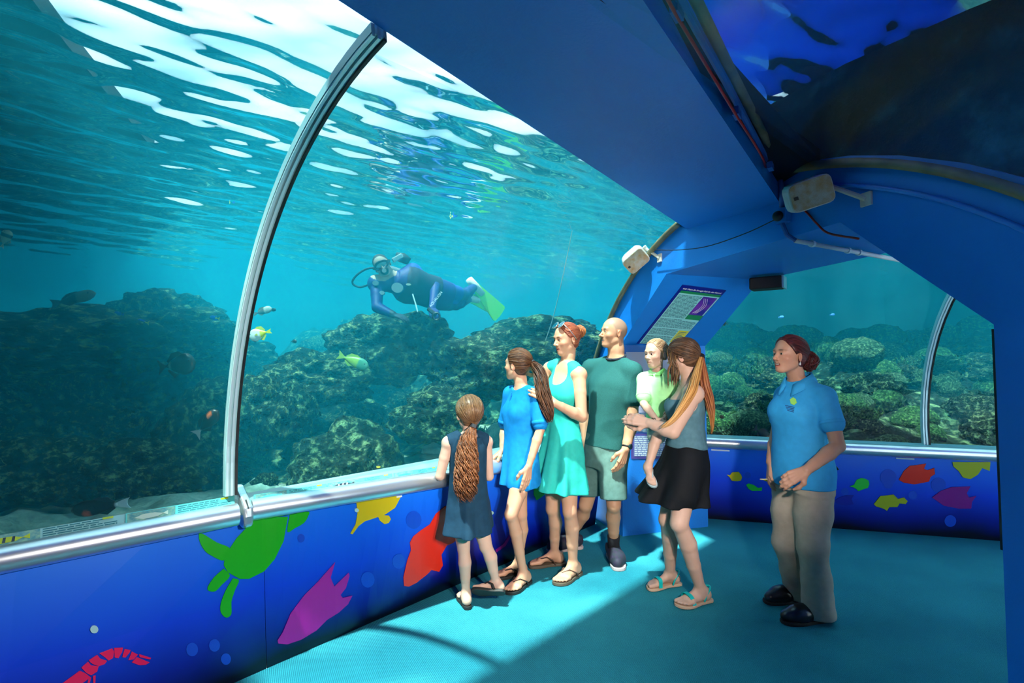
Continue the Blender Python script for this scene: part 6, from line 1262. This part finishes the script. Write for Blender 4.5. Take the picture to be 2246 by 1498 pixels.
# collar: folded band round the neck
cv = []; cf = []
angs = np.linspace(-2.75, 2.75, 25)
for a in angs:
    r_ = V3(0, 0, 0); di = T['R']*math.sin(a)-T['F']*math.cos(a); fr_ = (abs(a)/2.75)**2; z0 = .045-.075*fr_; cv += [T['neck']+di*.064+Zu*(z0+.008), T['neck']+di*.074+Zu*(z0+.012), T['neck']+di*(.100+.012*fr_)+Zu*(z0-.035-.02*fr_), T['neck']+di*(.094+.012*fr_)+Zu*(z0-.038-.02*fr_)]
for i in range(len(angs)-1):
    for k in range(4): cf.append((i*4+k, i*4+(k+1) % 4, i*4+4+(k+1) % 4, i*4+4+k))
cf += [(3, 2, 1, 0), tuple(len(angs)*4-4+k for k in range(4))]
MB().add(cv, cf).build('collar', M_polo, pl_, smooth=True)
lg = onplane(1739, 893, T['neck']+T['F']*.13-Zu*.12, nrm((-.35, -1, .12))); 
def on_shirt(px, py):
    b = BVHTree.FromPolygons([v.co+pl_.parent.location for v in pl_.data.vertices], [tuple(p.vertices) for p in pl_.data.polygons]); return b
BVS = on_shirt(0, 0)
lgp = decal('logo', [(1733, 877), (1740, 872), (1746, 876), (1748, 884), (1742, 889), (1735, 886)], BVS, mat('logo_lime', (.35, .75, .12), .7), pl_, .002)
for k in range(4): decal('logo_line', [(1723+k*1.5, 889+k*3.4), (1743-k*.5, 893+k*3.4), (1743-k*.5, 894.6+k*3.4), (1723+k*1.5, 890.6+k*3.4)], BVS, mat('logo_navy', (.01, .06, .22), .7), pl_, .0015)
M_kha = cmat('khaki_twill', (.50, .42, .32), .8, .9)
s = SD(); s.loft(T['base'], T['neck'], [(-.02, .17, .135, 0), (.14, .184, .138, -.01), (.24, .176, .13, -.006), (.30, .168, .124, 0)], T['fr0'], T['fr1'], .03)
for S_ in 'LR':
    hp, kn, an = [T['j'][k_+S_] for k_ in ('hip', 'kn', 'an')]; fd = V3(*gu['ft'+S_][0]); lo_ = V3(an[0], an[1], .045)-fd*.02
    def leg(hp=hp, kn=kn, lo_=lo_): 
        pts = [hp, lerp(hp, kn, .5), kn, lerp(kn, lo_, .5), lo_]; s.chain(pts, [.105, .094, .078, .076, .088], .03)
    leg()
s.cut((0, 0, .022), (0, 0, -1))
# knee and hem creases
def crease(X, Y, Z): return None
tr_ = cloth('trousers', T, s, .0062, M_kha)
md = tr_.modifiers.new('folds', 'DISPLACE'); tx = bpy.data.textures.new('cloth_folds', 'CLOUDS'); tx.noise_scale = .16; md.texture = tx; md.strength = .016; md.mid_level = .5; md.texture_coords = 'LOCAL'
for S_, x in (('L', -1), ('R', 1)):
    an = T['j']['an'+S_]; A = foot_axes(V3(*gu['ft'+S_][0])); P = lambda a, b, c: V3(an[0], an[1], 0)+A[0]*a*x+A[1]*b+Zu*c; s = SD(); s.cap(P(0, -.06, .055), P(0, -.04, .07), .038, .040, .03); s.cap(P(0, -.04, .06), P(0, .12, .045), .042, .046, .04); s.cap(P(0, .1, .042), P(-.01, .185, .036), .046, .034, .04); s.cut((0, 0, .016), (0, 0, -1))
    sh_ = cloth('shoe', T, s, .0042, mat('black_leather', (.012, .012, .014), .28, coat=.3)); out = [(0, -.105), (.038, -.085), (.045, -.02), (.047, .06), (.052, .13), (.036, .20), (0, .222), (-.04, .205), (-.05, .13), (-.042, .06), (-.04, -.02), (-.036, -.085)]; sm_ = catmull([(*p, 0) for p in out+out[:1]], 3)[:-1]; MB().prism([P(a, b, 0) for a, b, _ in sm_], Zu*.018).build('shoe_sole', mat('black_shoe_sole', (.02, .018, .016), .7), sh_, bevel=.003)
GU0, GU1 = (.018, .006, .007), (.13, .025, .028)
hair_cap(T, GU0, GU1, (0, -.46, -.02), -.32, .035, 210, 16, .02)
kc = hW(T, (0, -.60, -.06)); hair_knot(T, kc, .052, 220, GU0, (.16, .03, .03), 17, name='bun', rad=.0036, sag=.5, mess=.75)
for x in (-1,): ear = MB().ball(hW(T, (x*.345, -.06, -.215)), .0042, 8, 6).tube([hW(T, (x*.345, -.06, -.17)), hW(T, (x*.345, -.06, -.215))], .0012, 5).ball(hW(T, (x*.345, -.06, -.245)), .0052, 8, 6).build('earring', mat('pearl', (.85, .82, .80), .15, .2), T['e'], smooth=True)
MB().tube([J(1822, 1020, uy-.02), J(1832, 1025, uy-.0), J(1838, 1030, uy)], [.012, .014, .007], 8, flat=(1, .6)).build('belt_clip', M_black, T['e'])
MB().box(J(1676, 1051, uy+.10), .05, .012, .004, head_frame((.2, -.95, .1), (0, 0, 1))).build('card', mat('pale_yellow_card', (.8, .72, .5), .5), T['e'])
# ================================================================== the diver and the fish
dy = 5.15
root = J(900, 690, dy+.1); dv = empty('person', root, 'diver in a blue wetsuit with mask and regulator swimming over the reef', 'person'); s = SD()
hc_ = J(838, 582, dy-.05); hh = .245; R = head_frame((.16, -.97, -.16), (-.48, -.1, .85)); Td = dict(e=dv, hc=hc_, hR=R, hh=hh)
nk = J(868, 616, dy+.05); pe = J(972, 648, dy+.42); shR = J(826, 622, dy+.0); shL = J(905, 596, dy+.18)
Fd = nrm((.05, -.95, -.3)); ax_ = nrm(nk-pe); Rd = nrm(np.cross(Fd, ax_)); Fd = nrm(np.cross(ax_, Rd))
s.loft(pe-ax_*.05, nk, [(-.05, .15, .12, 0), (.1, .175, .135, 0), (.4, .165, .135, 0), (.7, .20, .15, 0), (.9, .19, .13, 0), (1, .10, .08, 0)], (Rd, Fd), (Rd, Fd), .04)
elR, wrR = J(827, 674, dy-.15), J(862, 690, dy-.22); elL, wrL = J(955, 628, dy+.22), J(948, 676, dy-.02)
for sh, el, wr in ((shR, elR, wrR), (shL, elL, wrL)): s.ell(sh, .08, None, .04); s.cap(lerp(nk, pe, .15), sh, .10, .078, .06); s.chain([sh, lerp(sh, el, .5), el], [.068, .06, .052], .01); s.chain([el, lerp(el, wr, .3), wr], [.052, .05, .036], .01)
add_hand(s, wrR, (.85, -.2, -.25), (0, -.5, .8), .19, -1, (.3, .3, .35, .4)); add_hand(s, wrL, (.5, -.6, -.5), (.2, -.6, .6), .19, 1, (.5, .5, .5, .5))
hpL, knL, anL = J(985, 640, dy+.45), J(1018, 648, dy+.75), J(1042, 628, dy+1.0); hpR, knR, anR = J(968, 660, dy+.42), J(1000, 668, dy+.65), J(1030, 655, dy+.95)
for hp, kn, an in ((hpL, knL, anL), (hpR, knR, anR)): s.chain([hp, lerp(hp, kn, .5), kn], [.10, .085, .065], .03); s.chain([kn, lerp(kn, an, .3), an], [.062, .066, .045], .02)
s.chain([nk-ax_*.02, hc_+(R.T @ V3(0, -.1, -.25))*hh], [.065, .06], .03); add_head(s, hc_, R, hh, 'man', 0)
v, f = s.mesh(.0085); c = v[f].mean(1); m_ = np.linalg.norm(c-hc_, axis=1) > hh*.62; p1_ = keep(v, f, m_); v2, f2 = s.mesh(.005, hc_-hh*.75, hc_+hh*.75); p2_ = keep(v2, f2, np.linalg.norm(v2[f2].mean(1)-hc_, axis=1) <= hh*.62+.003); v, f = joinm([p1_, p2_])
l = (v-hc_) @ R.T/hh; col = np.tile(np.array((.004, .018, .14)), (len(v), 1)); blue = np.linalg.norm(v-lerp(shL, elL, .35), axis=1) < .17; col[blue] = (.006, .05, .36); blue = np.linalg.norm(v-lerp(hpL, knL, .2), axis=1) < .14; col[blue] = (.008, .06, .34)
face = (np.linalg.norm(l, axis=1) < .68) & (l[:, 2] > -.62); col[face] = (.42, .30, .22); hair = face & (l[:, 1] < np.interp(l[:, 2], HLZ, HLY)-.02) & (l[:, 2] > -.25); col[hair] = (.03, .02, .012); hands = (np.linalg.norm(v-wrR, axis=1) < .20) & (v[:, 0] > wrR[0]-.03); col[hands] = (.02, .03, .05)
pyd('body', v, f, vcmat('diver_suit_and_skin', .6), dv, True, col=col)
W = lambda p: hc_+(R.T @ np.asarray(p, float))*hh
mk = MB().tube([W((.27*math.cos(a), .40-.10*abs(math.cos(a)), .0+.15*math.sin(a))) for a in np.linspace(0, 2*math.pi, 21)], .014, 6).build('mask', M_black, dv, smooth=True)
MB().prism([W((.25*math.cos(a), .40-.08*abs(math.cos(a)), .0+.13*math.sin(a))) for a in np.linspace(0, 2*math.pi, 21)[:-1]], (R.T @ V3(0, 1, 0))*.004).build('mask_lens', mat('mask_glass', (.12, .22, .22), .08, coat=1), mk)
MB().tube([W((x, y, .02)) for x, y in [(-.30, .28), (-.37, 0), (-.28, -.30), (0, -.47), (.28, -.30), (.37, 0), (.30, .28)]], .008, 5, flat=(1, 2)).build('mask_strap', M_black, mk)
rg = MB().tube([W((0, .36, -.26)), W((0, .52, -.26))], [.045, .038], 14).build('regulator', M_black, dv, smooth=True); MB().tube([W((0, .52, -.26)), W((0, .54, -.26))], .022, 12).build('purge_button', mat('grey_plastic', (.25, .28, .28), .4), rg)
cab = catmull([W((-.12, .42, -.28)), J(812, 588, dy-.05), J(784, 602, dy-.02), J(773, 620, dy), J(790, 630, dy+.02), J(818, 620, dy+.05)], 6); MB().tube(cab, .011, 7).build('hose', M_black, dv, smooth=True)
M_bcd = mat('dark_vest_nylon', (.002, .006, .03), .7); M_tank_ = mat('tank_metal', (.3, .36, .38), .3, .8)
s = SD(); s.loft(pe-ax_*.0, nk, [(.18, .185, .15, 0), (.45, .18, .155, 0), (.72, .21, .168, 0), (.88, .19, .14, 0), (.93, .14, .11, 0)], (Rd, Fd), (Rd, Fd), .02); s.cap(lerp(nk, pe, .12)+Fd*.2, lerp(nk, pe, .55)+Fd*.26, .05, .075, .03, 's')
cloth('buoyancy_vest', Td, s, .008, M_bcd)
tb0 = lerp(nk, pe, -.10)-Fd*.24; tb1 = lerp(nk, pe, 1.0)-Fd*.24; MB().tube([tb0+ax_*.05, tb0, tb0-ax_*.06, tb1], [.03, .06, .09, .09], 14).build('air_tank', M_tank_, dv, smooth=True)
MB().tube([J(868, 562, dy+.15), J(884, 566, dy+.16), J(898, 574, dy+.18)], [.045, .055, .04], 10).build('tank_valve', M_black, dv, smooth=True); MB().box(J(872, 566, dy+.05), .12, .05, .05, [R[0], R[1], R[2]]).build('first_stage', mat('chrome_valve', (.5, .6, .6), .25, .8), dv, bevel=.01)
for px, py, w, h, c in [(876, 634, .115, .10, (.30, .38, .40)), (829, 624, .06, .05, (.25, .32, .36)), (843, 645, .05, .04, (.35, .42, .42)), (900, 627, .05, .02, (.55, .6, .5))]:
    bt_ = J(px, py, dy-.02); o_ = MB().prism([bt_+Rd*0+V3(1, 0, 0)*w/2*math.cos(a)+V3(0, -.25, 1)*h/2*math.sin(a)-V3(0, .10, 0) for a in np.linspace(0, 2*math.pi, 17)[:-1]], (0, .03, 0)).build('badge', mat('badge_%g' % c[0], c, .5), dv)
MB().tube([J(905, 645, dy-.12), J(912, 668, dy-.14), J(916, 684, dy-.16)], .007, 5).build('inflator_hose', mat('pale_hose', (.5, .6, .6), .5), dv)
cs_ = MB().tube([J(940, 678, dy-.14), J(955, 690, dy-.2)], .022, 8).build('gauge_console', M_black, dv); MB().tube([J(957, 694, dy-.22)+V3(.0, .0, 0)+V3(.035*math.cos(a), 0, .035*math.sin(a)) for a in np.linspace(0, 2*math.pi, 17)], .010, 6).build('gauge_ring', M_black, cs_)
text_on('lettering', 'AQUALION', J(945, 674, dy-.20), nrm((.62, 0, .78)), nrm((-.78, 0, .62)), .036, M_white, dv, V3(0, -1, 0))
for k, (an, tipx, tipy, m) in enumerate([(anL, 1096, 690, None), (anR, 1070, 665, None)]):
    tip = J(tipx, tipy, an[1]+.25); d_ = nrm(tip-an); sd_ = nrm(np.cross(d_, V3(.3, -.9, .2))); Lf = np.linalg.norm(tip-an); n_ = np.cross(sd_, d_)
    pts = [(-.05, .05), (.25*Lf, .07), (.6*Lf, .10), (.95*Lf, .125), (Lf, .11), (1.02*Lf, 0), (Lf, -.11), (.95*Lf, -.125), (.6*Lf, -.10), (.25*Lf, -.07), (-.05, -.05)]
    fin = MB().prism([an+d_*a+sd_*b for a, b in pts], n_*.012).build('fin', mat('yellow_green_fin', (.22, .75, .04), .5), dv); MB().tube([an-d_*.12+n_*.0, an, an+d_*.14], [.055, .062, .05], 10, flat=(1, .8)).build('fin_foot_pocket', mat('pale_fin_pocket', (.7, .68, .62), .5), fin, smooth=True)

def fish(px, py, depth, lpx, ang, label, cfun, hr=.45, tail=1.0, flip=1, yaw=0.0, fin=(.02, .02, .02)):
    """ang: heading angle in the picture plane (0 = right); cfun(t, zrel) -> colour along body"""
    Ln = lpx/FPX*depth; c = J(px, py, depth); a = math.radians(ang); hx = nrm(V3(math.cos(a)*math.cos(yaw), math.sin(yaw), math.sin(a))); up = nrm(V3(-math.sin(a), 0, math.cos(a))*flip); up = nrm(up-hx*np.dot(up, hx)); sd_ = np.cross(up, hx)
    e = empty('fish', c, label, 'fish'); n, k = 14, 12; v = []; col = []; ts = np.linspace(0, 1, n)
    prof = lambda t: max(.02, (math.sin(math.pi*min(1, t*1.02)**.72))**.85*(1-.25*t))
    for t in ts:
        hgt = Ln*hr*.5*prof(t)+Ln*.02; wid = hgt*.36+Ln*.008; o = c+hx*Ln*(.42-.74*t)
        for q in range(k): b = 2*math.pi*q/k; v.append(o+up*hgt*math.sin(b)+sd_*wid*math.cos(b)); col.append(cfun(t, math.sin(b)))
    f = [(i*k+q, i*k+(q+1) % k, (i+1)*k+(q+1) % k, (i+1)*k+q) for i in range(n-1) for q in range(k)]+[tuple(range(k))[::-1], tuple(range((n-1)*k, n*k))]
    fixn(pyd('body', v, f, vcmat('fish_scales', .35), e, True, col=np.array(col))); P = lambda x, z: c+hx*Ln*x+up*Ln*z
    def finm(name, pts, cc): 
        m = mat('fish_fin_%.2f_%.2f_%.2f' % cc, cc, .5); th = sd_*Ln*.012; return MB().prism([P(x, z)-th/2 for x, z in pts], th).build(name, m, e)
    tcol = tuple(float(x) for x in cfun(1.0, 0)); h2 = hr*.5
    finm('tail_fin', [(-.30, .025), (-.36, .05), (-.52, .17*tail), (-.48, .04), (-.47, 0), (-.48, -.04), (-.52, -.17*tail), (-.36, -.05), (-.30, -.025)], tcol)
    finm('dorsal_fin', [(.18, h2*.82), (.02, h2*1.22), (-.16, h2*1.12), (-.28, h2*.45), (-.26, h2*.28), (-.1, h2*.7), (.05, h2*.85)], fin); finm('anal_fin', [(.0, -h2*.85), (-.14, -h2*1.15), (-.28, -h2*.45), (-.26, -h2*.28), (-.12, -h2*.68)], fin)
    for s_ in (-1, 1): MB().ball(P(.30, h2*.28)+sd_*s_*Ln*hr*.13, Ln*.022, 8, 6).build('eye', M_black, e, smooth=True)
    if lpx > 24: MB().prism([P(.14, -.02)+sd_*Ln*hr*.19, P(.02, .04)+sd_*Ln*hr*.22, P(.0, -.06)+sd_*Ln*hr*.22], sd_*Ln*.01).build('pectoral_fin', mat('fish_fin_%.2f_%.2f_%.2f' % fin, fin, .5), e)
    return e
A3 = np.array
two = lambda a, b, t0: (lambda t, z: A3(a) if t < t0 else A3(b)); flatc = lambda a: (lambda t, z: A3(a))
def band(base, spot, a, b, zz=-2): return lambda t, z: A3(spot) if a < t < b and z > zz else A3(base)
DK = (.012, .010, .008)
fish(568, 733, 3.6, 54, 195, 'white butterflyfish with a yellow tail, right of the arched frame', two((.75, .78, .70), (.75, .72, .02), .62), .52, .6, -1, fin=(.65, .65, .05))
fish(392, 800, 3.4, 88, 8, 'dark broad fish with a pale tail base, left of the arched frame', lambda t, z: A3((.25, .25, .2)) if .84 < t < .90 else A3(DK), .55, 1.1, fin=DK)
fish(456, 925, 3.3, 78, 48, 'dark surgeonfish with an orange patch beside the arched frame', lambda t, z: A3((.85, .16, .03)) if .18 < t < .42 and .1 < z < .75 else (A3((.4, .4, .38)) if t > .93 else A3(DK)), .40, 1.1, fin=DK)
fish(215, 1112, 2.9, 135, 188, 'long black fish close to the ledge at lower left', lambda t, z: A3((.7, .10, .03)) if .3 < t < .45 and z < -.3 else (A3((.5, .6, .6)) if t > .95 else A3(DK)), .24, .5, -1, fin=DK)
fish(165, 654, 4.7, 108, 14, 'slender grey wrasse over the dark ledge at far left', two((.18, .20, .16), (.05, .06, .05), .5), .22, .6, fin=(.05, .05, .04))
fish(578, 682, 4.9, 46, 18, 'pale silvery fish above the butterflyfish', two((.5, .5, .42), (.12, .12, .1), .5), .34, .7, fin=(.15, .15, .12))
fish(12, 522, 3.9, 46, 70, 'banded angular fish at the left edge of the picture', band((.55, .55, .4), (.02, .02, .02), .3, .5), .6, .6, fin=(.3, .3, .2))
fish(515, 440, 4.6, 26, 15, 'small blue fish with a yellow tail in open water left of the arched frame', two((.02, .14, .75), (.7, .65, .05), .8), .4, fin=(.02, .1, .6))
fish(312, 706, 4.9, 30, 170, 'small blue fish with yellow fin above the left ledge', two((.02, .10, .65), (.6, .6, .05), .82), .38, fin=(.02, .1, .5)); fish(470, 697, 5.0, 24, 170, 'tiny blue and yellow fish just left of the arched frame', two((.02, .10, .7), (.7, .7, .05), .7), .38, fin=(.02, .1, .6))
fish(260, 688, 5.1, 24, 170, 'tiny blue fish over the dark ledge', flatc((.02, .10, .6)), .38, fin=(.02, .1, .5)); fish(645, 749, 4.9, 15, 0, 'tiny black fish left of the reef slope', flatc(DK), .5, fin=DK); fish(600, 680, 4.9, 14, 20, 'tiny black fish beside the silvery fish', flatc(DK), .5, fin=DK)
fish(778, 793, 4.6, 78, -22, 'yellow-green parrotfish in front of the reef slope', lambda t, z: A3((.10, .30, .18)) if t < .45 else A3((.35, .50, .06)), .32, .8, fin=(.3, .45, .05))
fish(830, 1026, 3.7, 16, 90, 'tiny black fish with a yellow spot near the sand', band(DK, (.8, .7, .05), .3, .6), .6, fin=DK)
fish(1675, 954, 4.95, 52, -38, 'dark fish with an orange patch beside the guide', lambda t, z: A3((.75, .20, .06)) if .2 < t < .45 and z < .2 else A3(DK), .42, 1.2, fin=DK)
fish(1588, 709, 5.2, 15, 170, 'tiny black and white fish at the edge of the sloped board', two((.5, .5, .5), DK, .35), .6, fin=DK); fish(1584, 914, 5.0, 14, 170, 'tiny black fish above the pale coral', flatc(DK), .6, fin=DK)
fish(1714, 695, 6.0, 13, 5, 'tiny pale blue fish high above the back reef', flatc((.1, .35, .9)), .4, fin=(.1, .3, .8)); fish(1826, 690, 6.0, 12, 5, 'tiny blue fish above the brain coral', flatc((.1, .3, .9)), .4, fin=(.1, .3, .8))
for (px, py), lb in zip([(880, 358), (935, 400), (1022, 442), (996, 474)], ['highest of the tiny blue fish above the diver', 'tiny blue fish under the rippled surface, above the diver', 'tiny blue fish with yellow tail right of the diver', 'lowest tiny blue fish right of the diver']): fish(px, py, 5.0, 20, 20, lb, two((.03, .18, .8), (.6, .7, .1), .75), .4, fin=(.03, .15, .7))

rp = catmull([J(1262, 470, 5.6), J(1240, 580, 5.6), J(1212, 700, 5.6), J(1180, 790, 5.6)], 8); o = MB().tube(rp, .005, 5).build('rope', mat('pale_rope', (.16, .22, .2), .8), smooth=True, org=rp[0]); tag(o, 'thin pale rope hanging in the water beside the mother', 'rope')
